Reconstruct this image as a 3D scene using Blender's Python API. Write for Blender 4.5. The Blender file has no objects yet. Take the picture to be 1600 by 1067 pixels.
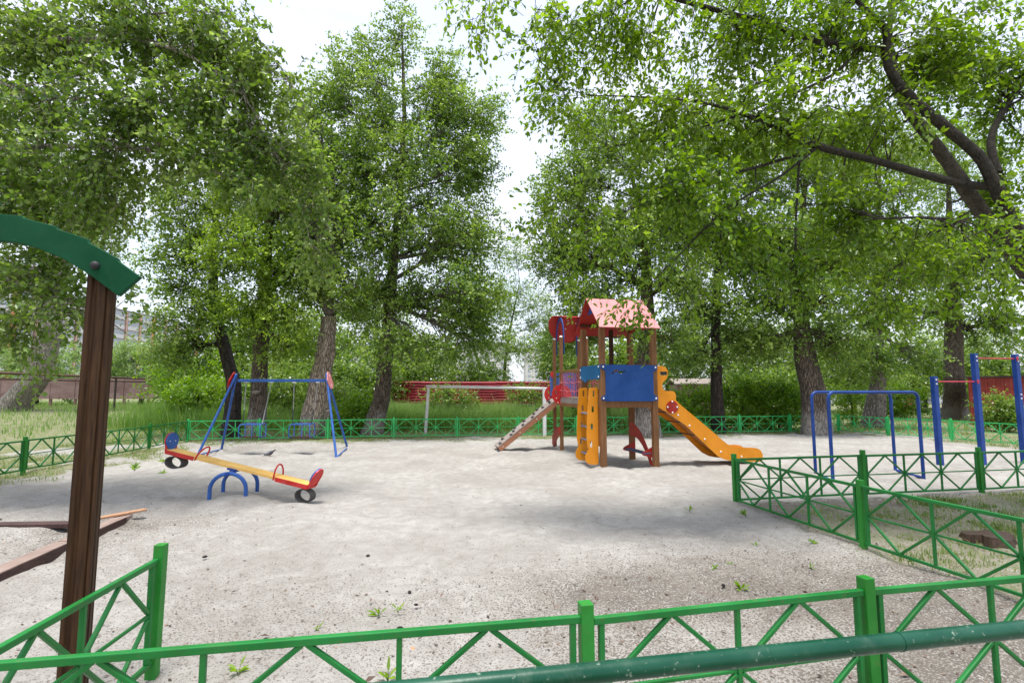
import bpy, math, random
import numpy as np
from mathutils import Vector, Matrix

random.seed(7)
rng = np.random.default_rng(11)
scene = bpy.context.scene
COL = scene.collection

# ------------------------------------------------------------------ camera, light, exposure
F, PITCH, CH = 812.0, math.radians(5.42), 1.6
cam = bpy.data.cameras.new('camera'); cam_o = bpy.data.objects.new('camera', cam); COL.objects.link(cam_o)
cam_o.location = (0, 0, CH); cam_o.rotation_euler = (math.pi/2 + PITCH, 0, 0)
cam.sensor_width = 36; cam.lens = F/1600*36; cam.clip_start = .05; cam.clip_end = 2000
cam.dof.use_dof = True; cam.dof.focus_distance = 11.5; cam.dof.aperture_fstop = 7.0
scene.camera = cam_o

SUN_EL, SUN_AZ = math.radians(83), math.radians(-172)   # azimuth measured from +y towards +x
sun = bpy.data.lights.new('sun', 'SUN'); sun.energy = 2.3; sun.angle = math.radians(15); sun.color = (1, .965, .91)
sun_o = bpy.data.objects.new('sun', sun); COL.objects.link(sun_o)
sd = Vector((math.sin(SUN_AZ)*math.cos(SUN_EL), math.cos(SUN_AZ)*math.cos(SUN_EL), math.sin(SUN_EL)))
sun_o.rotation_euler = sd.to_track_quat('Z', 'Y').to_euler()

world = bpy.data.worlds.new('World'); scene.world = world; world.use_nodes = True
wt = world.node_tree; wn, wl = wt.nodes, wt.links
bg = wn['Background']; bg.inputs['Strength'].default_value = .15
sky = wn.new('ShaderNodeTexSky'); sky.sky_type = 'NISHITA'; sky.sun_disc = False
sky.sun_elevation = SUN_EL; sky.sun_rotation = SUN_AZ; sky.dust_density = 3; sky.air_density = 1.2
tc = wn.new('ShaderNodeTexCoord')
mp = wn.new('ShaderNodeMapping'); mp.inputs['Scale'].default_value = (1, 1, 2.2)
cn = wn.new('ShaderNodeTexNoise'); cn.inputs['Scale'].default_value = 2.6; cn.inputs['Detail'].default_value = 6; cn.inputs['Roughness'].default_value = .52
cr = wn.new('ShaderNodeValToRGB'); cr.color_ramp.elements[0].position = .42; cr.color_ramp.elements[1].position = .6
cr.color_ramp.elements[0].color = (.62, .62, .62, 1); cr.color_ramp.elements[1].color = (.97, .97, .97, 1)
mx = wn.new('ShaderNodeMix'); mx.data_type = 'RGBA'; mx.inputs['B'].default_value = (3.3, 3.46, 3.95, 1)
wl.new(tc.outputs['Generated'], mp.inputs['Vector']); wl.new(mp.outputs[0], cn.inputs['Vector'])
wl.new(cn.outputs['Fac'], cr.inputs['Fac']); wl.new(cr.outputs['Color'], mx.inputs['Factor'])
wl.new(sky.outputs[0], mx.inputs['A']); wl.new(mx.outputs['Result'], bg.inputs['Color'])
vs = scene.view_settings
vs.view_transform = 'Standard'; vs.look = 'None'; vs.gamma = 1; vs.use_curve_mapping = False; vs.exposure = 1.24

# ------------------------------------------------------------------ helpers
def ray(px, py):
    u = (px-800)/F; v = (533.5-py)/F
    return Vector((u, math.cos(PITCH)-v*math.sin(PITCH), math.sin(PITCH)+v*math.cos(PITCH)))
def G(px, py, z=0.0):                      # point on the level z seen there
    r = ray(px, py); t = (z-CH)/r.z
    return Vector((r.x*t, r.y*t, z))
def D(px, py, d):                          # point at distance d in front
    r = ray(px, py); t = d/r.y
    return Vector((r.x*t, d, CH+r.z*t))

def setp(o, label=None, cat=None, group=None, kind=None):
    if label: o['label'] = label
    if cat: o['category'] = cat
    if group: o['group'] = group
    if kind: o['kind'] = kind
    return o
def empty(name, loc=(0, 0, 0), rz=0.0, parent=None, **k):
    o = bpy.data.objects.new(name, None); o.empty_display_size = .2
    COL.objects.link(o); o.location = loc; o.rotation_euler = (0, 0, rz)
    if parent: o.parent = parent
    return setp(o, **k)

class MB:
    def __init__(s): s.v = []; s.f = []; s.sm = []
    def add(s, vs_, fs, smooth=False):
        b = len(s.v); s.v += [tuple(p) for p in vs_]; s.f += [tuple(i+b for i in f) for f in fs]; s.sm += [smooth]*len(fs); return s
    def box(s, c, size, rot=None):
        c = Vector(c); hx, hy, hz = [a/2 for a in size]
        vs_ = [Vector((x, y, z)) for x in (-hx, hx) for y in (-hy, hy) for z in (-hz, hz)]
        if rot is not None: vs_ = [rot @ p for p in vs_]
        return s.add([c+p for p in vs_], [(0, 1, 3, 2), (4, 6, 7, 5), (0, 4, 5, 1), (2, 3, 7, 6), (0, 2, 6, 4), (1, 5, 7, 3)])
    def bar(s, p, q, w, h, up=(0, 0, 1)):      # rectangular bar from p to q, w across, h along up
        p, q = Vector(p), Vector(q); d = (q-p); L = d.length; d.normalize()
        up = Vector(up); x = d.cross(up)
        if x.length < 1e-4: x = d.cross(Vector((0, 1, 0)))
        x.normalize(); u = x.cross(d)
        return s.box((p+q)/2, (w, L, h), Matrix((x, d, u)).transposed())
    def tube(s, pts, r, n=10, caps=True, flat=1.0):
        pts = [Vector(p) for p in pts]; rs = r if hasattr(r, '__len__') else [r]*len(pts)
        rings = []; prev = None
        for i, p in enumerate(pts):
            t = (pts[min(i+1, len(pts)-1)]-pts[max(i-1, 0)]).normalized()
            if prev is None:
                a = t.cross(Vector((0, 0, 1)));
                if a.length < .05: a = t.cross(Vector((0, 1, 0)))
            else: a = prev - t*prev.dot(t)
            a.normalize(); prev = a; b = t.cross(a)
            rings.append([p+(a*math.cos(2*math.pi*k/n)+b*math.sin(2*math.pi*k/n)*flat)*rs[i] for k in range(n)])
        vs_ = [q for R in rings for q in R]; fs = []
        for i in range(len(pts)-1):
            for k in range(n):
                k2 = (k+1) % n; fs.append((i*n+k, i*n+k2, (i+1)*n+k2, (i+1)*n+k))
        s.add(vs_, fs, True)
        if caps:
            s.add(rings[0], [tuple(reversed(range(n)))]); s.add(rings[-1], [tuple(range(n))])
        return s
    def prism(s, pts, off):                    # planar outline extruded by vector off
        n = len(pts); a = [Vector(p) for p in pts]; off = Vector(off); b = [p+off for p in a]
        s.add(a+b, [tuple(reversed(range(n))), tuple(range(n, 2*n))]+[(i, (i+1) % n, n+(i+1) % n, n+i) for i in range(n)])
        return s
    def disc(s, c, axis, r, h, n=20, ry=None):
        c = Vector(c); axis = Vector(axis).normalized(); a = axis.cross(Vector((0, 0, 1)))
        if a.length < .05: a = Vector((1, 0, 0))
        a.normalize(); b = axis.cross(a); ry = ry or r
        ring = [c-axis*h/2+a*r*math.cos(2*math.pi*k/n)+b*ry*math.sin(2*math.pi*k/n) for k in range(n)]
        return s.prism(ring, axis*h)
    def ball(s, c, r, n=8, m=5, sc=(1, 1, 1)):
        c = Vector(c); vs_ = []; fs = []
        for i in range(m+1):
            t = math.pi*i/m
            for k in range(n):
                p = 2*math.pi*k/n
                vs_.append(c+Vector((r*sc[0]*math.sin(t)*math.cos(p), r*sc[1]*math.sin(t)*math.sin(p), r*sc[2]*math.cos(t))))
        for i in range(m):
            for k in range(n): fs.append((i*n+k, (i+1)*n+k, (i+1)*n+(k+1) % n, i*n+(k+1) % n))
        return s.add(vs_, fs, True)
    def mesh(s, name, m):
        me = bpy.data.meshes.new(name); me.from_pydata(s.v, [], s.f); me.materials.append(m)
        me.polygons.foreach_set('use_smooth', s.sm); me.update(); return me
    def build(s, name, m, parent=None, bevel=0, **k):
        o = bpy.data.objects.new(name, s.mesh(name, m)); COL.objects.link(o)
        if parent: o.parent = parent
        if bevel:
            b = o.modifiers.new('bevel', 'BEVEL'); b.width = bevel; b.segments = 2; b.limit_method = 'ANGLE'
        return setp(o, **k)
def inst(name, me, parent=None, loc=(0, 0, 0), rot=(0, 0, 0), scale=(1, 1, 1), bevel=0, **k):
    o = bpy.data.objects.new(name, me); COL.objects.link(o); o.location = loc; o.rotation_euler = rot; o.scale = scale
    if parent: o.parent = parent
    if bevel:
        b = o.modifiers.new('bevel', 'BEVEL'); b.width = bevel; b.segments = 2; b.limit_method = 'ANGLE'
    return setp(o, **k)

# ------------------------------------------------------------------ materials
def nodes(name):
    m = bpy.data.materials.new(name); m.use_nodes = True; t = m.node_tree
    return m, t.nodes, t.links, t.nodes['Principled BSDF']
def mixc(n, l, fac, a, b):
    x = n.new('ShaderNodeMix'); x.data_type = 'RGBA'
    for key, v in (('Factor', fac), ('A', a), ('B', b)):
        if hasattr(v, 'links'): l.new(v, x.inputs[key])
        elif key == 'Factor': x.inputs[key].default_value = v
        else: x.inputs[key].default_value = (*v, 1)
    return x.outputs['Result']
def noise(n, l, scale, detail=4, rough=.55, coord='Object', stretch=None, dist=0):
    c = n.new('ShaderNodeTexCoord'); x = n.new('ShaderNodeTexNoise')
    x.inputs['Scale'].default_value = scale; x.inputs['Detail'].default_value = detail; x.inputs['Roughness'].default_value = rough
    x.inputs['Distortion'].default_value = dist
    if coord == 'World':
        g = n.new('ShaderNodeNewGeometry'); src = g.outputs['Position']
    else: src = c.outputs[coord]
    if stretch:
        mpn = n.new('ShaderNodeMapping'); mpn.inputs['Scale'].default_value = stretch; l.new(src, mpn.inputs['Vector']); src = mpn.outputs[0]
    l.new(src, x.inputs['Vector']); return x.outputs['Fac']
def ramp(n, l, src, a, b, va=0., vb=1.):
    x = n.new('ShaderNodeMapRange'); x.inputs['From Min'].default_value = a; x.inputs['From Max'].default_value = b
    x.inputs['To Min'].default_value = va; x.inputs['To Max'].default_value = vb; x.clamp = True
    l.new(src, x.inputs['Value']); return x.outputs['Result']
def bump(n, l, bs, h, strength=.3, dist=.02):
    b = n.new('ShaderNodeBump'); b.inputs['Strength'].default_value = strength; b.inputs['Distance'].default_value = dist
    l.new(h, b.inputs['Height']); l.new(b.outputs[0], bs.inputs['Normal'])
def mul(n, l, a, b):
    x = n.new('ShaderNodeMath'); x.operation = 'MULTIPLY'
    for i, v in enumerate((a, b)):
        if hasattr(v, 'links'): l.new(v, x.inputs[i])
        else: x.inputs[i].default_value = v
    return x.outputs[0]

def paint(name, c, wear=(.25, .2, .16), amount=.5, rough=.42, vary=.18, spec=.32):
    m, n, l, b = nodes(name)
    lo = noise(n, l, 2.5, 5, .6, 'World'); hi = noise(n, l, 45, 5, .7, 'World'); gr_ = noise(n, l, 9, 6, .7, 'World')
    c2 = tuple(x*(1-vary) for x in c); c3 = tuple(min(1, x*(1+vary)+.01) for x in c)
    base = mixc(n, l, ramp(n, l, lo, .35, .65), c2, c3)
    base = mixc(n, l, ramp(n, l, gr_, .52, .68, 0, .28), base, tuple(.5*x+.5*y*.8 for x, y in zip(c, wear)))
    w = ramp(n, l, hi, .625, .665, 0, amount)
    l.new(mixc(n, l, w, base, wear), b.inputs['Base Color'])
    l.new(ramp(n, l, lo, .3, .7, rough-.08, rough+.14), b.inputs['Roughness'])
    b.inputs['Specular IOR Level'].default_value = spec
    bump(n, l, b, hi, .12, .004)
    return m
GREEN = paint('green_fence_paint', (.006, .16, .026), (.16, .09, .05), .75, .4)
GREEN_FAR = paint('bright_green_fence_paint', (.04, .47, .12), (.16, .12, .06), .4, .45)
GREEN_POST = paint('green_post_paint', (.015, .20, .02), (.16, .09, .05), .55, .42)
TEAL = paint('dark_green_rail_paint', (.001, .06, .03), (.25, .3, .24), .8, .32)
BOARD_GREEN = paint('dark_green_board', (.001, .06, .022), (.08, .13, .1), .2, .6, .15, .12)
BLUE = paint('blue_paint', (.02, .09, .33), (.25, .3, .38), .4, .4)
BLUE_DK = paint('deep_blue_paint', (.006, .045, .24), (.12, .16, .25), .3, .38)
BLUE_BD = paint('blue_board', (.005, .055, .24), (.1, .2, .4), .25, .5, .1)
TEAL_BD = paint('teal_blue_board', (.006, .10, .25), (.1, .2, .4), .25, .5)
PERI = paint('light_blue_board', (.08, .16, .46), (.4, .45, .6), .2, .5)
RED = paint('red_paint', (.52, .022, .02), (.5, .3, .25), .5, .4)
RED_BD = paint('red_board', (.36, .02, .014), (.5, .2, .15), .15, .45, .1)
PINK = paint('faded_pink_roof', (.58, .21, .21), (.75, .45, .42), .35, .5, .08)
CRIMSON = paint('crimson_bar_paint', (.42, .03, .05), (.3, .2, .18), .4, .4)
MAROON = paint('maroon_sheet', (.30, .045, .035), (.2, .08, .06), .3, .55)
ORANGE = paint('orange_board', (.76, .275, .008), (.6, .35, .12), .12, .42, .08)
ORANGE_IN = paint('darker_orange_board', (.45, .15, .01), (.4, .25, .12), .12, .5, .08)  # darker orange for the slide chute and rear ladder boards
YELLOW = paint('yellow_plank', (.85, .50, .13), (.7, .6, .4), .7, .5, .12)
WHITE = paint('white_bolt', (.78, .76, .74), (.5, .45, .4), .1, .4, .05)
WHITE_OLD = paint('peeling_white_paint', (.72, .70, .68), (.10, .06, .05), 1., .6, .1)
GREY_STEP = paint('grey_blue_rung', (.16, .19, .26), (.3, .3, .3), .3, .5)
DARK_STEP = paint('dark_blue_grey_seat', (.05, .08, .16), (.3, .3, .3), .3, .5)
BLACK = paint('black_rubber', (.025, .025, .028), (.1, .1, .1), .3, .6)
RUBBER = paint('dusty_rubber', (.07, .065, .06), (.25, .23, .2), .5, .7)
CHAIN = paint('galvanised_chain', (.35, .35, .36), (.15, .12, .1), .3, .4)
CHAIN_DK = paint('rubber_sleeved_chain', (.03, .035, .045), (.1, .1, .1), .3, .5)
ROPE = paint('red_rope', (.55, .12, .15), (.7, .5, .5), .4, .8)
IRON = paint('rusty_dark_iron', (.06, .04, .035), (.15, .07, .04), .6, .6)
PEELED = paint('brown_rust_pipe', (.12, .06, .045), (.25, .12, .08), .6, .55)

def wood(name, a, b_, rough=.6, sc=(14, 14, .8), bs=.35):
    m, n, l, b = nodes(name)
    g = noise(n, l, 5, 6, .65, 'Object', sc, .4); lo = noise(n, l, 1.4, 3, .5, 'World')
    c = mixc(n, l, ramp(n, l, g, .35, .68), a, b_)
    c = mixc(n, l, ramp(n, l, lo, .35, .7, 0, .45), c, tuple(x*.55 for x in a))
    l.new(c, b.inputs['Base Color']); b.inputs['Roughness'].default_value = rough; b.inputs['Specular IOR Level'].default_value = .22
    bump(n, l, b, g, bs, .006); return m
WOOD = wood('brown_stained_wood', (.17, .073, .030), (.32, .165, .075))
WOOD_DK = wood('dark_brown_stained_wood', (.032, .014, .006), (.095, .045, .018), .6)
WOOD_RAMP = wood('reddish_ramp_wood', (.33, .14, .075), (.45, .22, .13), .6, (1, 14, 14))
WOOD_GREY = wood('worn_grey_wood', (.22, .18, .16), (.38, .33, .30), .75, (1, 12, 12))
WOOD_PINK = wood('worn_pinkish_wood', (.24, .16, .13), (.42, .34, .30), .75, (12, 1, 12))
WOOD_BLACK = wood('dark_sandbox_wood', (.05, .028, .025), (.12, .07, .06), .7, (12, 1, 12))  # dark brown wood for the sandbox edge and rear boards
WOOD_ORANGE = wood('fresh_orange_wood', (.40, .20, .10), (.55, .34, .22), .6, (12, 1, 12))

def bark(name, a, b_, white=0.0, near=False):
    m, n, l, b = nodes(name)
    g = noise(n, l, 3.2, 8, .7, 'World', (3.2, 3.2, .55), .6)
    v = n.new('ShaderNodeTexVoronoi'); v.feature = 'DISTANCE_TO_EDGE'; v.inputs['Scale'].default_value = 5.5
    mpn = n.new('ShaderNodeMapping'); mpn.inputs['Scale'].default_value = (3.6, 3.6, .6)
    gg = n.new('ShaderNodeNewGeometry'); l.new(gg.outputs['Position'], mpn.inputs['Vector']); l.new(mpn.outputs[0], v.inputs['Vector'])
    if near: mpn.inputs['Scale'].default_value = (9, 9, 9); g = noise(n, l, 16, 8, .75, 'World')
    c = mixc(n, l, ramp(n, l, g, .36, .64), a, b_)
    c = mixc(n, l, ramp(n, l, v.outputs['Distance'], 0, .12, .75, 0), c, tuple(x*.25 for x in a))
    if white:
        sx = n.new('ShaderNodeSeparateXYZ'); l.new(gg.outputs['Position'], sx.inputs[0])
        ad = n.new('ShaderNodeMath'); ad.operation = 'ADD'; l.new(sx.outputs['Z'], ad.inputs[0]); l.new(ramp(n, l, g, .3, .7, -.5, .5), ad.inputs[1])
        c = mixc(n, l, ramp(n, l, ad.outputs[0], .55, .95, white, 0), c, (.48, .44, .40))
    l.new(c, b.inputs['Base Color']); b.inputs['Roughness'].default_value = .85
    h = n.new('ShaderNodeMath'); h.operation = 'ADD'; l.new(g, h.inputs[0]); l.new(ramp(n, l, v.outputs['Distance'], 0, .15), h.inputs[1])
    bump(n, l, b, h.outputs[0], .9, .06); return m
BARK = bark('grey_brown_bark', (.085, .06, .043), (.21, .16, .12), .6)
BARK_DK = bark('dark_bark', (.03, .02, .016), (.085, .06, .046))
BARK_NEAR = bark('near_dark_bark', (.035, .025, .02), (.13, .10, .08), 0, True)
BARK_NLIT = bark('near_lit_grey_bark', (.09, .07, .058), (.26, .21, .175), 0, True)  # paler near bark; the lit look of one stem put into its colour
BARK_PALE = bark('pale_split_bark', (.30, .22, .16), (.52, .43, .34), .5)
BARK_GREY = bark('smooth_grey_bark', (.20, .165, .14), (.36, .31, .27))
BARK_LIGHT = bark('bleached_branch_bark', (.36, .31, .25), (.5, .44, .37))

def leafmat(name, dark, mid, bright, trans=.38, rough=.42):
    m, n, l, b = nodes(name)
    at = n.new('ShaderNodeAttribute'); at.attribute_name = 'rnd'
    cr_ = n.new('ShaderNodeValToRGB'); e = cr_.color_ramp.elements
    e[0].position = 0; e[0].color = (*dark, 1); e[1].position = 1; e[1].color = (*bright, 1)
    k = e.new(.5); k.color = (*mid, 1)
    l.new(at.outputs['Fac'], cr_.inputs['Fac']); l.new(cr_.outputs['Color'], b.inputs['Base Color'])
    b.inputs['Roughness'].default_value = rough
    vz = noise(n, l, .55, 3, .6, 'World'); hv = n.new('ShaderNodeHueSaturation'); l.new(ramp(n, l, vz, .35, .65, .475, .515), hv.inputs['Hue']); l.new(ramp(n, l, vz, .35, .65, 1.18, .82), hv.inputs['Value']); l.new(cr_.outputs['Color'], hv.inputs['Color']); l.new(hv.outputs[0], b.inputs['Base Color'])
    tr = n.new('ShaderNodeBsdfTranslucent'); hs = n.new('ShaderNodeHueSaturation')
    hs.inputs['Hue'].default_value = .485; hs.inputs['Saturation'].default_value = 1.1; hs.inputs['Value'].default_value = 1.7
    l.new(cr_.outputs['Color'], hs.inputs['Color']); l.new(hs.outputs[0], tr.inputs['Color'])
    ms = n.new('ShaderNodeMixShader'); ms.inputs[0].default_value = trans
    b.inputs['Specular IOR Level'].default_value = .6
    l.new(b.outputs[0], ms.inputs[1]); l.new(tr.outputs[0], ms.inputs[2])
    l.new(ms.outputs[0], n['Material Output'].inputs['Surface']); return m
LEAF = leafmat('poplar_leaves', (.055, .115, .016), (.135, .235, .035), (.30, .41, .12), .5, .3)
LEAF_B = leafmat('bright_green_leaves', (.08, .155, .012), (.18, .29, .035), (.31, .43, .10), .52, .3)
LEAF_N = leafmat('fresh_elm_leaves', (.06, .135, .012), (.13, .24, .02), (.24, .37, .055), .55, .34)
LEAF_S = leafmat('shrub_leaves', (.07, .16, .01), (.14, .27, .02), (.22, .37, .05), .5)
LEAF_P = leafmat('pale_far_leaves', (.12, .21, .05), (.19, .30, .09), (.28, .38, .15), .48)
GRASS = leafmat('grass_blades', (.09, .15, .03), (.15, .23, .05), (.28, .31, .13), .4, .55)
GRASS_T = leafmat('tall_grass_blades', (.08, .19, .03), (.16, .30, .06), (.32, .42, .16), .45, .55)

# ------------------------------------------------------------------ numeric noise
_T = rng.random((256, 256))
def vnoise(x, y, s, seed=0):
    x = np.asarray(x)/s+seed*17.3; y = np.asarray(y)/s+seed*5.7
    xi = np.floor(x).astype(int); yi = np.floor(y).astype(int); fx = x-xi; fy = y-yi
    fx = fx*fx*(3-2*fx); fy = fy*fy*(3-2*fy)
    a = _T[xi % 256, yi % 256]; b = _T[(xi+1) % 256, yi % 256]; c = _T[xi % 256, (yi+1) % 256]; d = _T[(xi+1) % 256, (yi+1) % 256]
    return (a*(1-fx)+b*fx)*(1-fy)+(c*(1-fx)+d*fx)*fy
def sstep(a, b, x):
    t = np.clip((np.asarray(x, float)-a)/(b-a), 0, 1); return t*t*(3-2*t)

TH = .168
def far_line(x): return np.where(x < 12.95, 16.8+(np.asarray(x)+10.36)*math.tan(TH), 20.75)
RP = [(12.9, 20.75), (13.44, 18.8), (14.2, 17.0), (14.75, 15.0), (15.3, 13.0), (15.9, 11.0)]
LP = [(-10.36, 16.8), (-9.98, 14.5), (-9.70, 12.4), (-9.51, 10.3), (-9.42, 8.2), (-9.4, 6.1), (-9.4, 4.0)]
A_ = (3.165, 7.53); C_ = (5.27, 7.95); D_ = (7.38, 8.35); E_ = (9.48, 8.77)
B_ = (3.55, 5.42); B2 = (3.98, 3.32)
def terrain(x, y):
    x = np.asarray(x, float); y = np.asarray(y, float)
    z = .62*sstep(10, 20, -x)*sstep(18, 27, y)
    z = z+.035*np.exp(-((x+6.2)**2/3+(y-15.2)**2/1.5))+.05*np.exp(-((x+4.15)**2/.35+(y-8.0)**2/.25))
    z = z-.05*np.exp(-((x-2.6)**2/.3+(y-11.6)**2/.25))-.04*np.exp(-((x+6.6)**2/.25+(y-13.5)**2/.1))-.04*np.exp(-((x+5.4)**2/.25+(y-13.6)**2/.1))
    for px_, py_, hh in ((1.88, 10.85, .035), (3.01, 11.06, .035), (2.79, 12.24, .03), (1.66, 12.03, .03), (1.35, 14.3, .03), (1.22, 15.0, .03), (1.35, 10.6, .03), (-.2, 14.2, .04), (5.2, 11.6, .04), (-4.4, 7.76, .03), (-3.9, 7.8, .03), (-7.8, 14.2, .04), (-4.57, 14.66, .04), (-4.17, 12.55, .03), (10.2, 11.5, .04), (9.1, 11.3, .04), (3.165, 7.53, .04), (5.53, 9.14, .03), (5.79, 10.1, .03), (7.56, 10.44, .03), (7.36, 9.48, .03)):
        z = z+hh*np.exp(-((x-px_)**2+(y-py_)**2)/.035)
    return z
def gz(x, y): return float(terrain(x, y))
def grassness(x, y):
    x = np.asarray(x, float); y = np.asarray(y, float)
    n1 = vnoise(x, y, 1.1, 1)-.5; n2 = vnoise(x, y, .35, 2)-.5
    nn = n1*1.0+n2*.8
    yl = 16.8+(x+10.36)*math.tan(TH)
    far = sstep(-1.9, .0, y-yl+nn*1.3)
    xr = np.interp(y, [p[1] for p in RP][::-1], [p[0] for p in RP][::-1])
    right = sstep(-1.1, .4, x-xr+nn*1.8)*.8
    xl = np.interp(y, [p[1] for p in LP][::-1], [p[0] for p in LP][::-1])
    left = sstep(-.1, 1.5, xl-x+1.2+nn*2.4)*sstep(.0, 1, 1.1-.35*np.abs(n1)*2)
    path = sstep(0, 1.0, 1.5-np.abs((y-14.3)-.12*(x+12)))*sstep(-10.4, -11.2, x)      # sandy path outside the left fence
    left = left*(1-.92*np.clip(path, 0, 1))
    xab = A_[0]+(A_[1]-y)*.183; yac = A_[1]+(x-A_[0])*.193
    wedge = sstep(-.15, .35, x-xab+nn*.5)*sstep(-.1, .4, yac-y+nn*.4)*.85
    spot = sstep(.80, 1.0, vnoise(x, y, .35, 5)*.75*0+1.1*vnoise(x, y, .35, 5)*(np.exp(-((x+8.6)**2/2.5+(y-12.5)**2/10))+np.exp(-((x-9.5)**2/12+(y-18.6)**2/2))))
    return np.clip(np.maximum.reduce([far, right, left, wedge*.75, spot*.42]), 0, 1)
def dirt_and_tone(x, y):
    x = np.asarray(x, float); y = np.asarray(y, float)
    n = vnoise(x, y, .9, 3)*.6+vnoise(x, y, .3, 4)*.4
    a = np.exp(-((x-1.7)**2/3.2+(y-4.1)**2/1.3))*.62+np.exp(-((x-3.3)**2/4+(y-4.5)**2/6))*.3
    a = a+np.exp(-((x+4.6)**2/.5+(y-6.4)**2/.5))*.8+np.exp(-((x+7.3)**2/5+(y-14.8)**2/1.2))*.55+np.exp(-((x+5.5)**2/9+(y-6.0)**2/6))*.35
    a = a+np.exp(-((x-2.0)**2/60+(y-2.6)**2/7))*.45  # broad darker tone over the near sand
    xab = A_[0]+(A_[1]-y)*.183; yac = A_[1]+(x-A_[0])*.193
    a = a+sstep(-.2, .3, x-xab)*sstep(-.2, .3, yac-y)*1.1
    a = a+sstep(14, 16, x)*sstep(12, 20, y)*.9
    return np.clip(a*(.35+1.25*n), 0, 1)

def grid_mesh(name, X, Y, Z, mat, attrs):
    ny, nx = X.shape; me = bpy.data.meshes.new(name)
    co = np.stack([X, Y, Z], -1).reshape(-1, 3)
    i = np.arange(ny*nx).reshape(ny, nx)
    q = np.stack([i[:-1, :-1], i[:-1, 1:], i[1:, 1:], i[1:, :-1]], -1).reshape(-1, 4)
    raw_mesh(me, co, q)
    me.polygons.foreach_set('use_smooth', np.ones(len(q), bool))
    for k, v in attrs.items():
        a = me.attributes.new(k, 'FLOAT', 'POINT'); a.data.foreach_set('value', v.reshape(-1).astype(np.float32))
    me.materials.append(mat); me.update(); return me
def raw_mesh(me, co, q):
    k = q.shape[1]
    me.vertices.add(len(co)); me.vertices.foreach_set('co', np.ascontiguousarray(co, np.float32).reshape(-1))
    me.loops.add(q.size); me.loops.foreach_set('vertex_index', q.reshape(-1).astype(np.int32))
    me.polygons.add(len(q)); me.polygons.foreach_set('loop_start', np.arange(0, q.size, k, dtype=np.int32))
    me.update(calc_edges=True)

def attr(n, name):
    a = n.new('ShaderNodeAttribute'); a.attribute_name = name; return a.outputs['Fac']
def ground_mat(name, sandy=True):
    m, n, l, b = nodes(name)
    lo = noise(n, l, .7, 5, .6, 'World'); mid = noise(n, l, 7, 6, .6, 'World'); hi = noise(n, l, 62, 5, .75, 'World'); fi = noise(n, l, 170, 3, .7, 'World')
    sand = mixc(n, l, ramp(n, l, mid, .3, .7), (.285, .268, .243), (.405, .388, .36))
    sand = mixc(n, l, ramp(n, l, lo, .38, .62, 0, .55), sand, (.225, .208, .186))
    sand = mixc(n, l, ramp(n, l, fi, .60, .70, 0, .5), sand, (.13, .11, .09))
    soil = mixc(n, l, ramp(n, l, hi, .35, .65), (.045, .037, .030), (.13, .11, .09))
    green = mixc(n, l, ramp(n, l, hi, .35, .65), (.07, .11, .028), (.17, .20, .07))
    g0 = mixc(n, l, ramp(n, l, mid, .42, .6, 0, .9), green, (.24, .21, .15))
    if sandy:
        d = attr(n, 'dirt_tone'); g = attr(n, 'grass')
        sp = n.new('ShaderNodeMath'); sp.operation = 'ADD'; l.new(hi, sp.inputs[0]); l.new(mul(n, l, d, .17), sp.inputs[1])
        c = mixc(n, l, mul(n, l, ramp(n, l, sp.outputs[0], .60, .655), .9), sand, soil)
        ds = noise(n, l, 3.3, 4, .6, 'World')
        c = mixc(n, l, mul(n, l, ramp(n, l, d, .3, 1, 0, .32), ramp(n, l, ds, .42, .62)), c, (.215, .185, .155))
        gm = n.new('ShaderNodeMath'); gm.operation = 'ADD'; l.new(g, gm.inputs[0]); l.new(ramp(n, l, hi, .3, .7, -.5, .28), gm.inputs[1])
        c = mixc(n, l, ramp(n, l, gm.outputs[0], .3, .75), c, g0)
    else: c = g0
    l.new(c, b.inputs['Base Color']); b.inputs['Roughness'].default_value = .95; b.inputs['Specular IOR Level'].default_value = .2
    h = n.new('ShaderNodeMath'); h.operation = 'ADD'; l.new(mul(n, l, mid, 2.2), h.inputs[0]); l.new(hi, h.inputs[1])
    bump(n, l, b, h.outputs[0], .65, .016); return m
SAND = ground_mat('trampled_sand'); FIELD = ground_mat('grassy_soil', False)

gx = np.arange(-13.5, 17.5, .066); gy = np.arange(.3, 22.6, .066)
X, Y = np.meshgrid(gx, gy)
gr = grassness(X, Y); di = dirt_and_tone(X, Y)
b1 = vnoise(X, Y, .34, 7)-.5; b2 = vnoise(X, Y, .17, 8)-.5; b3 = vnoise(X, Y, 1.7, 9)-.5
Z = terrain(X, Y)+b1*.050+b2*.030+b3*.05+(vnoise(X, Y, .09, 10)-.5)*.012
foot = vnoise(X, Y, .26, 12); Z -= .035*sstep(.66, .86, foot)            # footprints
Z += .06*np.exp(-((X+6.2)**2/1.5+(Y-5.2)**2/.8))*(.6+b1*2)              # heap inside the sandbox
Z += .05*sstep(.6, .75, vnoise(X, Y, .16, 13))*np.exp(-((X+4.55)**2/.12+(Y-6.3)**2/.25))
edge = np.minimum.reduce([X-gx[0], gx[-1]-X, gy[-1]-Y]); Z -= .12*sstep(.6, 0, edge)
me = grid_mesh('sand_ground', X, Y, Z, SAND, {'grass': gr, 'dirt_tone': di})
setp(inst('sand_ground', me), kind='structure')
def axis(a0, a1, fine0, fine1, step):
    f = np.arange(fine0, fine1, step)
    lo = fine0-np.geomspace(step, fine0-a0+step, 18)[::-1]+0; hi = fine1+np.geomspace(step, a1-fine1, 18)
    return np.concatenate([lo, f, hi])
X, Y = np.meshgrid(axis(-700, 700, -45, 45, 1.), axis(-300, 1200, -10, 60, 1.))
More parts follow.
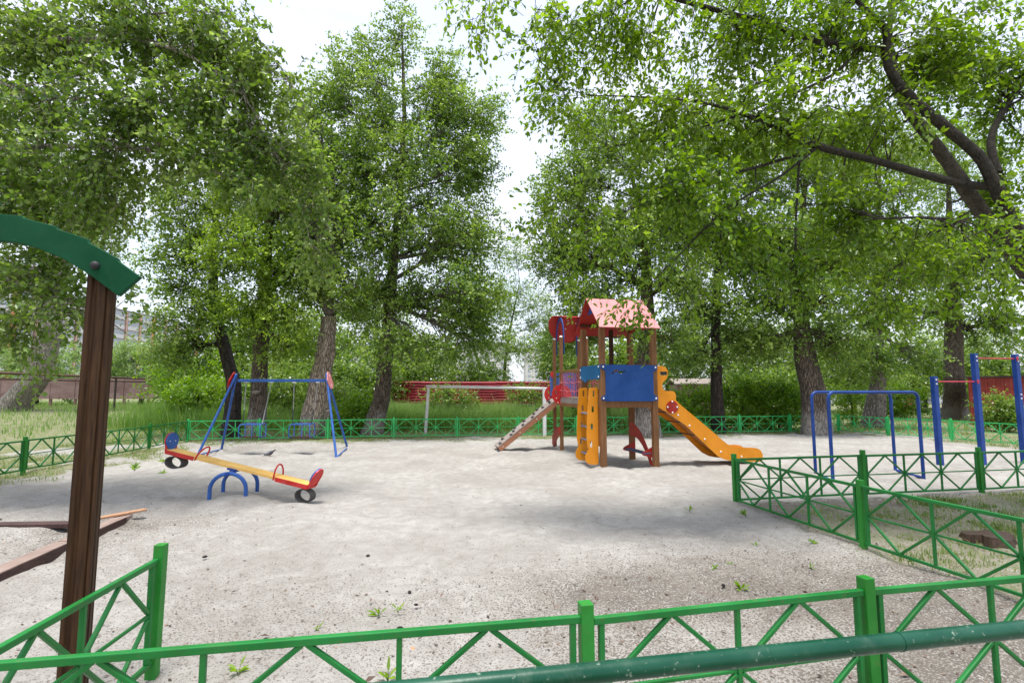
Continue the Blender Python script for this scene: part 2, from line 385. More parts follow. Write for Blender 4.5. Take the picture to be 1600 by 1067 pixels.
Zo = terrain(X, Y)-.055-.3*((X > -12.4) & (X < 16.4) & (Y > 1.4) & (Y < 21.4))+(vnoise(X, Y, 4, 3)-.5)*.06*(Y > 24)
setp(inst('ground', grid_mesh('ground', X, Y, Zo, FIELD, {})), kind='structure')

# ------------------------------------------------------------------ low green fences
HP = .705
RB, RT, RM = .075, .632, .352          # bottom, top and middle rail heights
def panel_meshes(L, cells, w=.026, GREEN=None):
    ins = .065; cw = (L-2*ins)/cells; h2 = w/2
    fr = MB(); fr.box((L/2, 0, RT), (L-.055, .03, .03)); fr.box((L/2, 0, RB), (L-.055, .026, .026))
    for x in (ins, L-ins): fr.box((x, 0, (RT+RB)/2), (w, w, RT-RB-.0285))
    up = [MB().box((ins+cw*i, 0, (RT+RB)/2), (w-.003, w-.003, RT-RB-.0295)) for i in range(1, cells)]
    mid = []
    for i in range(cells):
        a = ins+cw*i+h2+.001; b = ins+cw*(i+1)-h2-.001
        mid.append((a, b))
    dg = []
    for i in range(cells):
        xa, xb = ins+cw*i, ins+cw*(i+1); xm = (xa+xb)/2; s = .016
        k = (RT-RM)/(xm-xa)
        for (x0, z0, x1, z1) in ((xa+s, RM+k*s, xm-s*.5, RT-k*s*.9), (xm+s*.5, RT-k*s*.9, xb-s, RM+k*s), (xa+s, RM-k*s, xm-s*.5, RB+k*s*.9), (xm+s*.5, RB+k*s*.9, xb-s, RM-k*s)):
            dg.append(MB().bar((x0, 0, z0), (x1, 0, z1), w-.006, w-.005, (0, 1, 0)))
    return (fr.mesh('panel', GREEN), [u.mesh('upright_bar', GREEN) for u in up],
            [MB().bar((a, 0, RM), (b, 0, RM), w-.010, w-.009).mesh('middle_rail', GREEN) for a, b in mid], [d.mesh('diagonal_bar', GREEN) for d in dg])
_pm = {}
def fence(pts, cells, label, group='low green diamond fences', bev=0, ends=(True, True), far=False):
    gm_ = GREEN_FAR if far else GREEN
    root = empty('green_fence', (pts[0][0], pts[0][1], 0), label=label, cat='fence', group=group)
    o0 = Vector((pts[0][0], pts[0][1], 0))
    for i, p in enumerate(pts):
        if (i == 0 and not ends[0]) or (i == len(pts)-1 and not ends[1]): continue
        q = pts[min(i+1, len(pts)-1)]; r = pts[max(i-1, 0)]; a = math.atan2(q[1]-r[1], q[0]-r[0])
        if ('post', far) not in _pm:
            _pm[('post', far)] = MB().box((0, 0, HP/2-.15), (.056, .056, HP+.3)).mesh('post', GREEN_FAR if far else GREEN_POST)
        tz = random.uniform(-.012, .012)
        inst('post', _pm[('post', far)], root, Vector((p[0], p[1], tz))-o0, (random.uniform(-.01, .01), random.uniform(-.01, .01), a), bevel=bev)
    for i in range(len(pts)-1):
        p, q = pts[i], pts[i+1]; L = math.hypot(q[0]-p[0], q[1]-p[1]); a = math.atan2(q[1]-p[1], q[0]-p[0])
        n = cells[i] if isinstance(cells, (list, tuple)) else cells
        key = (round(L, 1), n, far)
        if key not in _pm: _pm[key] = panel_meshes(key[0], n, GREEN=gm_)
        fr, ups, mids, dgs = _pm[key]; s = L/key[0]
        pz = random.uniform(-.008, .008)
        pn = inst('panel', fr, root, Vector((p[0], p[1], pz))-o0, (0, random.uniform(-.005, .005), a), (s, 1, 1), bevel=bev)
        for m_ in ups: inst('upright_bar', m_, pn, bevel=bev)
        for m_ in mids: inst('middle_rail', m_, pn, bevel=bev)
        for m_ in dgs: inst('diagonal_bar', m_, pn, bevel=bev)
    return root
ct, st_ = math.cos(TH), math.sin(TH)
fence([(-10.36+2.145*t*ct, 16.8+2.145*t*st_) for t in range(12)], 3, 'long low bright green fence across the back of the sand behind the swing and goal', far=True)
fence(LP, 3, 'low dark green fence along the left edge of the sand beside the sandy path', ends=(False, True))
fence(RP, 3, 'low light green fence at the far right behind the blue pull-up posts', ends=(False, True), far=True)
fence([A_, C_, D_, E_], 3, 'low dark green fence in front of the blue parallel bars', bev=.003)
fence([A_, B_, B2], 3, 'low green fence receding from the bottom right to the corner post beside the slide end', bev=.003, ends=(False, True))
_q = G(0, 1036, .647); P0 = (_q.x-.12, _q.y-.02); _q = G(917, 940, .705); P1 = (_q.x, _q.y); _q = G(1353, 897.5, .705); P2 = (_q.x, _q.y); _q = G(250, 853, .705); Q0 = (_q.x, _q.y)
P3 = (P2[0]+2.145*math.cos(.19), P2[1]+2.145*math.sin(.19))
fence([P0, P1, P2, P3], [3, 2, 3], 'nearest low green fence running across the bottom of the photo', bev=.004)
fence([P0, Q0], [2], 'short green fence end beside the tall brown wooden post', bev=.004, ends=(False, True))

# ------------------------------------------------------------------ hand rail in the foreground
_a, _b = D(700, 1073, 1.14), D(1600, 982, 1.43)
ra, rb = _a.lerp(_b, -.9), _a.lerp(_b, 1.8)
t = empty('handrail', (0, 0, 0), label='dark green round pipe handrail with chipped paint in the very foreground', cat='handrail')
MB().tube([ra, ra.lerp(rb, .3), ra.lerp(rb, .6), rb], .0215, 20).build('pipe', TEAL, t)
for k in (.06, .97):
    p = ra.lerp(rb, k); MB().tube([(p.x, p.y, -.3), (p.x, p.y, p.z-.015)], .02, 14).build('post', TEAL, t)
MB().tube([ra.lerp(rb, .607), ra.lerp(rb, .6075)], .0228, 20).build('weld_seam', TEAL, t)

# ------------------------------------------------------------------ tall wooden post with the toothed arc board
c0 = Vector((-2.375, 2.97, 0))
t = empty('sandbox_arch', c0, .42, label='tall brown grooved wooden post carrying a dark green saw-toothed arc board', cat='arch')
w_ = .115
def groove_post(h):
    o = []; a = w_/2; g = .012; d = .013
    for s in range(4):
        for (x, y) in ((-a, -a), (-.026-g, -a), (-.026, -a+d), (-.026+.008, -a+d), (-.026+g+.008, -a), (.03, -a), (.03+g*.5, -a+d*.8), (.03+g, -a)):
            c_, s_ = math.cos(s*math.pi/2), math.sin(s*math.pi/2); o.append((x*c_-y*s_, x*s_+y*c_, -.3))
    return MB().prism(o, (0, 0, h+.3))
groove_post(2.27).build('post', WOOD_DK, t, bevel=.003)
MB().box((0, 0, 2.276), (.10, .10, .012)).build('post_cap', BOARD_GREEN, t)
top = [(-118, 432), (-116, 420), (-68, 380), (-70, 374), (-18, 346), (-19, 340), (0, 334), (33.7, 337), (35.5, 340.5), (87, 353.5), (88.5, 357.5), (136, 373), (138, 379), (182.7, 403), (183, 407), (218.7, 432.5)]
bot = [(184, 462.5), (166, 449), (138, 428), (98, 404), (56, 387), (26, 379), (0, 376), (-40, 384), (-80, 412), (-90, 446)]
nrm = Vector((-.19, 1, 0)).normalized(); pp = Vector((-2.45, 2.865, 1))
inv = Matrix.Rotation(-.42, 3, 'Z')
def onplane(px, py, p0, n_):
    r = ray(px, py); o_ = Vector((0, 0, CH)); return o_+r*((p0-o_).dot(n_)/r.dot(n_))
MB().prism([inv @ (onplane(x, y, pp, nrm)-c0) for x, y in top+bot][::-1], inv @ (nrm*.035)).build('arc_board', BOARD_GREEN, t, bevel=.004)
kp = inv @ (onplane(148, 414.5, pp-nrm*.01, nrm)-c0)
MB().ball(kp, .0235, 12, 8, (1, .7, 1)).build('bolt_cap', BLACK, t)

# ------------------------------------------------------------------ sandbox border boards
t = empty('sandbox_border', (-4.7, 6.3, 0), label='worn reddish wooden boards framing the sandbox at the left', cat='sandbox')
o_ = Vector((-4.7, 6.3, 0))
def board(p, q, w, h, z, m, nm='board'):
    p, q = Vector((*p, z))-o_, Vector((*q, z))-o_
    MB().bar(p, q, w, h).build(nm, m, t, bevel=.006)
board((-4.22, 3.7), (-4.56, 5.45),   .15, .05, .055, WOOD_PINK); board((-4.565, 5.48), (-4.78, 6.62), .14, .05, .055, WOOD_PINK)
board((-4.12, 3.6), (-4.70, 6.5), .03, .10, .025, WOOD_BLACK, 'edge_board')
board((-8.2, 6.05), (-4.98, 6.25), .15, .05, .05, WOOD_BLACK)
board((-4.92, 6.27), (-4.66, 6.78), .08, .025, .10, WOOD_ORANGE, 'loose_slat')

# ------------------------------------------------------------------ seesaw
a, b = Vector((-5.37, 8.33, .665)), Vector((-2.93, 7.73, .235)); mid = (a+b)/2
dx = (b-a).normalized(); side = Vector((dx.y, -dx.x, 0)).normalized(); up = side.cross(dx).normalized()
if up.z < 0: up = -up
if side.y > 0: side = -side
R3 = Matrix((dx, -side, up)).transposed()
t = empty('seesaw', (mid.x, mid.y, 0), label='yellow plank seesaw on blue arched legs, its left end up', cat='seesaw', parent=None)
def L3(x, y, z): return Vector((mid.x, mid.y, mid.z))+R3 @ Vector((x, y, z))-Vector((mid.x, mid.y, 0))
half = (b-a).length/2
MB().box(L3(0, 0, 0), (2*half, .19, .045), R3).build('plank', YELLOW, t, bevel=.004)
for s in (-1, 1):
    e = s*half
    f = MB(); f.box(L3(e-s*.26, .103, -.012), (.54, .012, .062), R3); f.box(L3(e-s*.26, -.103, -.012), (.54, .012, .062), R3)
    f.box(L3(e+s*.008, 0, -.012), (.014, .216, .062), R3)
    f.build('seat_frame', RED, t)
    if s < 0:   # upright backrest
        bu = Vector((-.10, 0, 1)).normalized(); bl = MB()
    else: bu = Vector((.34, 0, .94)).normalized(); bl = MB()
    for y in (-.09, .09): bl.bar(L3(e+s*.02, y, -.02), L3(e+s*.02, y, -.02)+R3 @ (bu*.17), .014, .03)
    c = L3(e+s*.02, 0, .02)+R3 @ (bu*.125); ax = R3 @ Vector((bu.z, 0, -bu.x))
    bl.disc(c+ax*(s*.015), ax, .115, .016, 24, .135); fr = bl.build('backrest', RED, t)
    MB().disc(c-ax*(s*.006), ax, .108, .022, 24, .13).build('pad', BLUE, fr)
    k = MB()
    for y in (-.05, .05): k.ball(c-ax*(s*.018)+R3 @ Vector((0, y, 0)), .008, 6, 4)
    k.build('screw', WHITE, fr)
    hx = e-s*.56; pts = []
    for i in range(15):
        an = math.pi*i/14; lean = .10*math.sin(an)*(1 if s < 0 else -.15)
        pts.append(L3(hx+lean, -.104*math.cos(an), -.03+.215*math.sin(an)**.75))
    MB().tube(pts, .0125, 8).build('handle', RED, t)
    # bumper cut from a tyre: an oval rubber loop under the seat
    cx = e-s*(.13 if s < 0 else .06); rx, rz = (.165, .098) if s < 0 else (.135, .10)
    ang0 = -.28*0; cc = L3(cx, 0, -.06-rz); tb = MB(); n = 28
    for i in range(n):
        pass
    vs_ = []
    for i in range(n):
        an = 2*math.pi*i/n
        for (y, kf) in ((-.1, 1), (.1, 1), (.1, .86), (-.1, .86)):
            wob = 1+.04*math.cos(2*an+1)
            vs_.append(cc+Vector((dx.x, dx.y, 0)).normalized()*(rx*kf*wob*math.cos(an))+Vector((0, 0, rz*kf*wob*math.sin(an)))-side*(y*(.62 if s < 0 else .6)))
    fs = []
    for i in range(n):
        j = (i+1) % n
        for k2 in range(4): fs.append((i*4+k2, i*4+(k2+1) % 4, j*4+(k2+1) % 4, j*4+k2))
    tb.add(vs_, fs, True); tb.build('tyre_bumper', RUBBER, t)
hd = Vector((math.cos(.12), math.sin(.12), 0))
for cy, cxx in ((7.76, -4.15), (8.22, -4.205)):
    c = Vector((cxx-mid.x, cy-mid.y, 0)); pts = [c-hd*.25+Vector((0, 0, -.2))]
    for i in range(17):
        an = math.pi*i/16; pts.append(c-hd*(.25*math.cos(an))+Vector((0, 0, .165+.23*math.sin(an))))
    pts.append(c+hd*.25+Vector((0, 0, -.2)))
    MB().tube(pts, .028, 12).build('leg_arch', BLUE, t)
MB().tube([Vector((-4.15-mid.x, 7.70-mid.y, .395)), Vector((-4.205-mid.x, 8.28-mid.y, .395))], .022, 10).build('pivot_pipe', BLUE_DK, t)
MB().box(Vector((-4.18-mid.x, 8.0-mid.y, .425)), (.16, .16, .03), R3).build('pivot_plate', BLUE_DK, t)

# ------------------------------------------------------------------ swing set
so = Vector((-6.0, 13.6, 0))
t = empty('swing_set', so, label='blue metal A-frame swing set with two chain swings and red boards on its ends', cat='swing set')
legs = [((-7.72, 12.95), (-7.85, 14.25), (-7.17, 13.55, 2.04)), ((-4.17, 12.55), (-4.57, 14.66), (-4.86, 13.62, 2.05))]
for (f0, f1, ap), sgn in zip(legs, (-1, 1)):
    ap = Vector(ap)-so; f0 = Vector((*f0, 0))-so; f1 = Vector((*f1, 0))-so
    lf = f0.lerp(ap, .965); lr = f1.lerp(ap, .965); pts = [f0-Vector((0, 0, .0)), lf]
    for i in range(1, 6):
        u = i/6; pts.append((lf*(1-u)**2+(ap+Vector((0, 0, .05)))*2*u*(1-u)+lr*u*u))
    MB().tube(pts[:5], .03, 10).build('leg', BLUE, t)
    MB().tube([pts[4]]+pts[5:]+[lr, f1], .03, 10).build('leg', BLUE, t)
    MB().tube([f0+Vector((0, 0, .03)), f1+Vector((0, 0, .03))], .018, 8).build('foot_bar', BLUE, t)
    # flat decorative board on the outside, elongated
    dn = ((f0+f1)/2-ap).normalized(); out = Vector((sgn, 0, 0)); w1 = Vector((0, 1, 0))
    o2 = []
    c = ap+out*.045+Vector((0, 0, .02))
    for i in range(16):
        an = 2*math.pi*i/16; wv = (.15 if sgn > 0 else .12)*math.sin(an); lv = .23*math.cos(an)
        o2.append(c+dn*(.2+lv*(-1))+w1*(wv*(1.0 if math.cos(an) > 0 else 1.35)))
    bo = MB().prism(o2, out*.02).build('end_board', PINK if sgn > 0 else RED, t)
    k = MB()
    for z in (.08, .34): k.ball(c+dn*z+out*.024, .014, 6, 4)
    k.build('bolt', WHITE, bo)
bl_, br = Vector((-7.13, 13.56, 1.865))-so, Vector((-4.84, 13.62, 1.865))-so
MB().bar(bl_, br, .06, .07).build('crossbar', BLUE_DK if False else BLUE, t, bevel=.006)
def chain(p, q, parent, m, nm='chain'):
    mb = MB(); L = (q-p).length; n = int(L/.042); d = (q-p)/n
    for i in range(n):
        c = p+d*(i+.5); u = d.normalized()*.026; s_ = Vector((.009, 0, 0)) if i % 2 else Vector((0, .009, 0))
        mb.bar(c-u+s_, c+u+s_, .006, .006); mb.bar(c-u-s_, c+u-s_, .006, .006)
        mb.bar(c-u-s_, c-u+s_, .006, .006); mb.bar(c+u-s_, c+u+s_, .006, .006)
    return mb.build(nm, m, parent)
def swing(xs, xe, y, tops, label):
    w = empty('swing', Vector(((xs+xe)/2, y, .3)), label=label, cat='swing', group='blue framed swings hanging from the swing set')
    o1 = Vector(((xs+xe)/2, y, .3)); hw = (xe-xs)/2
    for sx, tx in zip((-1, 1), tops):
        lo = Vector((sx*hw*.92, 0, .46)); hi = Vector((tx, 13.59, 1.82))-o1; m1 = lo.lerp(hi, .33)
        chain(m1, hi, w, CHAIN)
        MB().tube([lo, m1], .014, 6).build('chain_sleeve', CHAIN_DK if (sx > 0) == (xs > -6) or sx < 0 else CHAIN, w)
        MB().box(hi+Vector((0, 0, .0)), (.09, .05, .02)).build('hanger', WHITE, w)
    for sx in (-1, 1):
        pts = [Vector((sx*hw, -.16, .13)), Vector((sx*hw, -.16, .38)), Vector((sx*hw*.93, -.12, .44)), Vector((sx*hw*.9, .16, .45))]
        MB().tube(pts, .013, 8).build('side_tube', BLUE, w)
        MB().tube([(sx*hw, .16, .45), (sx*hw, .16, .13), (sx*hw, -.16, .13)], .013, 8).build('side_tube', BLUE, w)
    MB().tube([(-hw*.93, .16, .45), (hw*.93, .16, .45)], .013, 8).build('back_bar', BLUE, w)
    MB().tube([(-hw*.93, -.12, .44), (hw*.93, -.12, .44)], .013, 8).build('front_bar', BLUE, w)
    MB().tube([(0.05, -.12, .44), (0.05, -.14, .13)], .013, 8).build('centre_bar', BLUE, w)
    MB().box((0, 0, .115), (2*hw, .24, .025)).build('seat', WOOD_DK, w)
swing(-6.96, -6.42, 13.55, (-6.93, -6.27), 'left swing with blue tube frame, in front of the dark twin trunks')
swing(-5.68, -5.15, 13.55, (-5.68, -5.06), 'right swing with blue tube frame, in front of the pale split trunk')

# ------------------------------------------------------------------ parallel bars
A0, A1 = Vector((5.79, 10.1, 0)), Vector((7.56, 10.44, 0)); B0, B1 = Vector((5.53, 9.14, 0)), Vector((7.36, 9.48, 0))
t = empty('parallel_bars', (6.6, 9.8, 0), label='pair of blue bent tube parallel bars standing in the sand at the right', cat='parallel bars'); po = Vector((6.6, 9.8, 0))
for p, q in ((A0, A1), (B0, B1)):
    p, q = p-po, q-po; d = (q-p).normalized(); H = 1.575; r = .12; pts = [p+Vector((0, 0, -.2)), p+Vector((0, 0, H-r))]
    for i in range(1, 6):
        an = math.pi/2*i/5; pts.append(p+d*(r-r*math.cos(an))+Vector((0, 0, H-r+r*math.sin(an))))
    for i in range(5, 0, -1):
        an = math.pi/2*i/5; pts.append(q-d*(r-r*math.cos(an))+Vector((0, 0, H-r+r*math.sin(an))))
    pts += [q+Vector((0, 0, H-r)), q+Vector((0, 0, -.2))]
    MB().tube(pts, .029, 12).build('bar', BLUE_DK, t)
for p, q in ((A0, B0), (A1, B1)):
    MB().tube([p-po+Vector((0, 0, .05)), q-po+Vector((0, 0, .05))], .024, 8).build('foot_bar', BLUE_DK, t)

# ------------------------------------------------------------------ pull-up bars
t = empty('pull_up_bars', (10.24, 11.5, 0), .19, label='blue square posts of stepped height joined by thin red pull-up bars', cat='pull-up bars')
S = [(-1.12, 1.91), (0, 2.42), (1.14, 2.42), (2.28, 2.0)]
for x, h in S:
    pb = MB().box((x, 0, h/2-.2), (.10, .10, h+.4)).build('post', BLUE_DK, t, bevel=.006)
    k = MB()
    for z in (h-.07, h-.16): k.disc((x, -.056, z), (0, 1, 0), .016, .014, 10)
    if x > 1 and x < 2:
        for z in (1.52, 1.43): k.disc((x, -.056, z), (0, 1, 0), .016, .014, 10)
    k.build('bolt', WHITE, pb)
for (x0, x1, z) in ((-1.12, 0, 1.80), (0, 1.14, 2.32), (1.14, 2.28, 1.47)):
    MB().tube([(x0+.05, 0, z), (x1-.05, 0, z)], .016, 10).build('bar', CRIMSON, t)
    MB().disc((x1-.02, -.058, z), (0, 1, 0), .026, .014, 14, .048).build('bracket', CRIMSON, t)

# ------------------------------------------------------------------ play tower
TO = Vector((1.88, 10.85, 0)); TA = .185
tower = empty('play_tower', TO, TA, label='wooden play tower with pink gable roof, blue panel, orange slide and ramp', cat='play tower')
def bolts(parent, pts, ax, r=.02, name='bolt'):
    k = MB()
    for p in pts: k.ball(p, r, 8, 5, tuple(1 if abs(c) < .5 else .7 for c in ax))
    k.build(name, WHITE, parent)
def plate(name, mat, outer, holes, th, origin, ax, ay, parent, smooth=0, bevel=0):
    """flat board with real cut-outs: outline in (a,b) coordinates along ax, ay from origin, thickness th"""
    cu = bpy.data.curves.new('outline', 'CURVE'); cu.dimensions = '2D'; cu.fill_mode = 'BOTH'; cu.extrude = th/2
    for k, pl in enumerate([outer]+holes):
        if smooth and k == 0:
            q = []
            for i in range(len(pl)):
                p0, p1, p2, p3 = pl[i-1], pl[i], pl[(i+1) % len(pl)], pl[(i+2) % len(pl)]
                for s in range(smooth):
                    u = s/smooth
                    q.append(tuple(.5*((2*p1[j])+(-p0[j]+p2[j])*u+(2*p0[j]-5*p1[j]+4*p2[j]-p3[j])*u*u+(-p0[j]+3*p1[j]-3*p2[j]+p3[j])*u**3) for j in (0, 1)))
            pl = q
        sp = cu.splines.new('POLY'); sp.points.add(len(pl)-1)
        for i, p in enumerate(pl): sp.points[i].co = (p[0], p[1], 0, 1)
        sp.use_cyclic_u = True
    o = bpy.data.objects.new('tmp', cu); COL.objects.link(o)
    bpy.context.view_layer.update()
    me = bpy.data.meshes.new_from_object(o.evaluated_get(bpy.context.evaluated_depsgraph_get()))
    bpy.data.objects.remove(o); bpy.data.curves.remove(cu)
    ax, ay = Vector(ax), Vector(ay); az = ax.cross(ay)
    M = Matrix((ax, ay, az)).transposed().to_4x4(); M.translation = Vector(origin)
    me.transform(M); me.name = name; me.materials.clear(); me.materials.append(mat)
    return inst(name, me, parent, bevel=bevel)
Rt = Matrix.Rotation(-TA, 3, 'Z')
ux, uy = Vector((math.cos(TA), math.sin(TA), 0)), Vector((-math.sin(TA), math.cos(TA), 0))
def loc_y(px, py, y):                      # where the sight line meets the tower's own plane y = const -> (x, z)
    p = onplane(px, py, TO+uy*y, uy)-TO; return (p.dot(ux), p.z)
def loc_x(px, py, x):
    p = onplane(px, py, TO+ux*x, ux)-TO; return (p.dot(uy), p.z)

W, Dp = 1.15, 1.2
def tpost(x, y, h, w=.115, m=WOOD, cap=False):
    g = .008; a = w/2; o = []
    for s in range(4):
        for (px_, py_) in ((-a, -a), (-g, -a), (0, -a+g), (g, -a)):
            c_, s_ = math.cos(s*math.pi/2), math.sin(s*math.pi/2); o.append((x+px_*c_-py_*s_, y+px_*s_+py_*c_, -.3))
    p = MB().prism(o, (0, 0, h+.3)).build('post', m, tower, bevel=.004)
    if cap: MB().ball((x, y, h), .05, 10, 6, (1, 1, .8)).build('cap', WHITE, p)
    return p
for x, y in ((0, 0), (W, 0), (0, Dp), (W, Dp)): tpost(x, y, 2.98 if y == 0 else 3.02)
MB().box((.68, Dp+.005, 2.22), (.085, .085, 1.6)).build('post', WOOD_DK, tower, bevel=.004)
for x, y, h in ((.12, 3.5, 3.08), (.12, 4.2, 3.08), (.85, 3.5, 3.06), (.85, 4.2, 3.06)): tpost(x, y, h, .085, WOOD, True)
# decks
for (x0, x1, y0, y1) in ((.06, W-.06, .0, Dp),):
    for i in range(9):
        ya = y0+.06+i*(y1-y0-.12)/9
        MB().box(((x0+x1)/2, ya+.058, 1.405), (x1-x0, .112, .035)).build('deck_plank', WOOD_GREY, tower)
for y in (0, Dp): MB().box((W/2, y, 1.315), (W-.117, .07, .13)).build('beam', WOOD, tower, bevel=.003)
for x in (0, W): MB().box((x, Dp/2, 1.315), (.07, Dp-.117, .13)).build('beam', WOOD, tower, bevel=.003)
n = 20
for i in range(n):
    ya = 1.3+i*(4.26-1.3)/n
    MB().box((.485, ya+.07, 1.41+random.uniform(-.003, .003)), (.66 if 3.4 < ya < 3.56 or ya > 4.08 else .80, .134, .035)).build('deck_plank', WOOD_GREY, tower)
for x in (.095, .875):
    MB().box((x, 2.355, 1.335), (.05, 2.17, .11)).build('side_board', WOOD_GREY, tower, bevel=.003)
    MB().box((x, 2.355, 1.235), (.06, 2.17, .085)).build('beam', WOOD, tower, bevel=.003)
    MB().bar((x-.02*(1 if x < .5 else -1), 1.26, 2.09), (x, 3.455, 2.11), .05, .075).build('handrail', WOOD, tower, bevel=.004)
for y in (3.5, 4.2): MB().box((.485, y, 1.28), (.64, .06, .12)).build('beam', WOOD, tower)
# rope nets on both sides of the bridge
for x in (.075, .895):
    k = MB()
    for z0, sag in ((1.83, .03), (1.62, .035)):
        k.tube([(x, 1.26+2.2*i/14, z0-sag*4*(i/14)*(1-i/14)+.02*math.sin(i*1.8)) for i in range(15)], .011, 6)
    for i in range(1, 15):
        y = 1.26+2.2*i/15; k.tube([(x, y, 1.44), (x+.01*math.sin(i), y+.015*math.sin(i*2.3), 1.75), (x, y+.01, 2.06)], .009, 6)
    k.build('rope_net', ROPE, tower)
for p in ((.06, 4.2, 2.07), (.80, 3.44, 2.05)):
    MB().disc(p, (0, 1, 0), .06, .03, 14, .09).build('rope_clamp', RED, tower)
# front blue panel with ears and a bird-shaped slot
e_ = .075
pan = [(-.05, 1.40), (.0, 1.405), (.06, 1.385), (W-.06, 1.385), (W, 1.405), (W+.05, 1.40), (W+.05, 1.47), (W-.01, 1.50), (W-.045, 1.53),
       (W-.045, 1.99), (W-.01, 2.02), (W+.05, 2.05), (W+.05, 2.135), (-.05, 2.145), (-.05, 2.06), (.01, 2.03), (.045, 1.99), (.045, 1.53), (.01, 1.50), (-.05, 1.47)]
sq = [(.17, 1.955), (.185, 1.945), (.25, 1.985), (.30, 2.005), (.345, 1.965), (.385, 1.945), (.49, 2.015), (.475, 2.03), (.415, 2.0), (.385, 2.025), (.355, 2.0), (.31, 2.04), (.25, 2.03)]
bp = plate('front_panel', BLUE_BD, pan, [sq], .018, (0, -.068, 0), (1, 0, 0), (0, 0, 1), tower, bevel=.003)
bolts(bp, [(-.005, -.08, 1.445), (W+.005, -.08, 1.44), (-.005, -.08, 2.095), (W+.005, -.08, 2.09)], (0, 1, 0), .022)
lp = [(-.05, 2.14), (-.05, 1.86), (.12, 1.83), (.3, 1.86), (.42, 1.83), (.55, 1.85), (.72, 1.84), (.86, 1.78), (1.02, 1.82), (1.16, 1.86), (1.24, 1.9), (1.25, 2.12), (1.1, 2.15), (.5, 2.145)]
bp = plate('side_panel', TEAL_BD, lp, [], .018, (-.068, 0, 0), (0, 1, 0), (0, 0, 1), tower, bevel=.003)
bolts(bp, [(-.08, 0, 2.10), (-.08, 0, 1.89), (-.08, 1.2, 2.07), (-.08, 1.2, 1.90)], (1, 0, 0), .022)
MB().box((W/2, Dp+.01, 1.75), (1.0, .02, .6)).build('back_panel', BLUE_BD, tower) if False else None
bk = [(.0, 1.45), (.97, 1.45), (.97, 2.03), (.80, 2.08), (.62, 2.14), (.485, 2.16), (.34, 2.14), (.17, 2.08), (.0, 2.03)]
holes = [[(.27+ox, 1.95), (.40+ox, 1.99), (.44+ox, 1.96), (.48+ox, 2.0), (.56+ox, 1.98), (.47+ox, 2.04), (.36+ox, 2.05)] for ox in (-.12, .2)]
plate('rear_panel', PERI, bk, holes, .018, (0, 4.255, 0), (1, 0, 0), (0, 0, 1), tower)
k = empty('unused') if False else None
# gable roof
ridge, eave = 3.63, 2.90
rf = MB()
x0, x1 = -.12, 1.22
rf.prism([(x0, -.21, eave), (x1, -.21, eave), (x1, .62, ridge), (x0, .62, ridge)], (0, -.012, .014)).build('roof_slope', PINK, tower)
rs = MB().prism([(x0, .625, ridge), (x1, .625, ridge), (x1, 1.46, eave), (x0, 1.46, eave)], (0, .012, .014)).build('roof_slope', RED_BD, tower)
MB().prism([(.02, .30, 3.32), (.02, .62, 3.60), (.02, .94, 3.32)], (.018, 0, 0)).build('gable_board', BLUE_BD, tower)
MB().prism([(W-.02, -.12, 2.95), (W-.02, .62, 3.60), (W-.02, 1.36, 2.95)], (.018, 0, 0)).build('gable_board', RED_BD, tower)
MB().bar((x0+.03, .05, 3.105), (x1-.03, .05, 3.105), .05, .05).build('rafter', WOOD_DK, tower)
MB().bar((x0+.03, 1.16, 3.10), (x1-.03, 1.16, 3.10), .05, .05).build('rafter', WOOD_DK, tower)
bolts(rs, [(x, y, eave+(y+.21)*.88+.02) for x in (.0, 1.1) for y in (-.12, .5)], (0, 0, 1), .018)
# small curved roof of the rear turret: a bent red sheet on blue arches
vs_ = []; fs = []; ns, nt = 26, 16
for i in range(ns+1):
    s = -1+2*i/ns; wdt = (1-abs(s)**2.2)**(1/2.1) if abs(s) < 1 else 0
    for j in range(nt+1):
        tt = -1+2*j/nt; th = math.radians(128+62*tt*wdt*(1 if tt > 0 else .95))
        vs_.append((.485+.56*s, 3.86-.43*math.cos(th), 3.10+.62*math.sin(th)))
for i in range(ns):
    for j in range(nt): fs.append((i*(nt+1)+j, (i+1)*(nt+1)+j, (i+1)*(nt+1)+j+1, i*(nt+1)+j+1))
rb_ = MB().add(vs_, fs, True).build('curved_roof', RED_BD, tower)
so_ = rb_.modifiers.new('solid', 'SOLIDIFY'); so_.thickness = .014
bolts(rb_, [(.5+dx_, 3.86-.41*math.cos(math.radians(a_)), 3.10+.60*math.sin(math.radians(a_))) for dx_, a_ in ((.0, 120), (-.03, 150), (-.07, 172), (.25, 130))], (0, 1, 0), .02)
for x in (.185, .79):
    o2 = []
    for i in range(17):
        an = math.pi*i/16; o2.append((x, 3.86-.40*math.cos(an), 3.08+.60*math.sin(an)))
    o2.append((x, 4.26, 2.62)); o2.append((x, 4.19, 2.62))
    for i in range(16, -1, -1):
        an = math.pi*i/16; o2.append((x, 3.86-.33*math.cos(an), 3.08+.51*math.sin(an)))
    o2.append((x, 3.53, 2.62)); o2.append((x, 3.46, 2.62))
    MB().prism(o2, (.022, 0, 0)).build('roof_arch', BLUE_BD, tower)
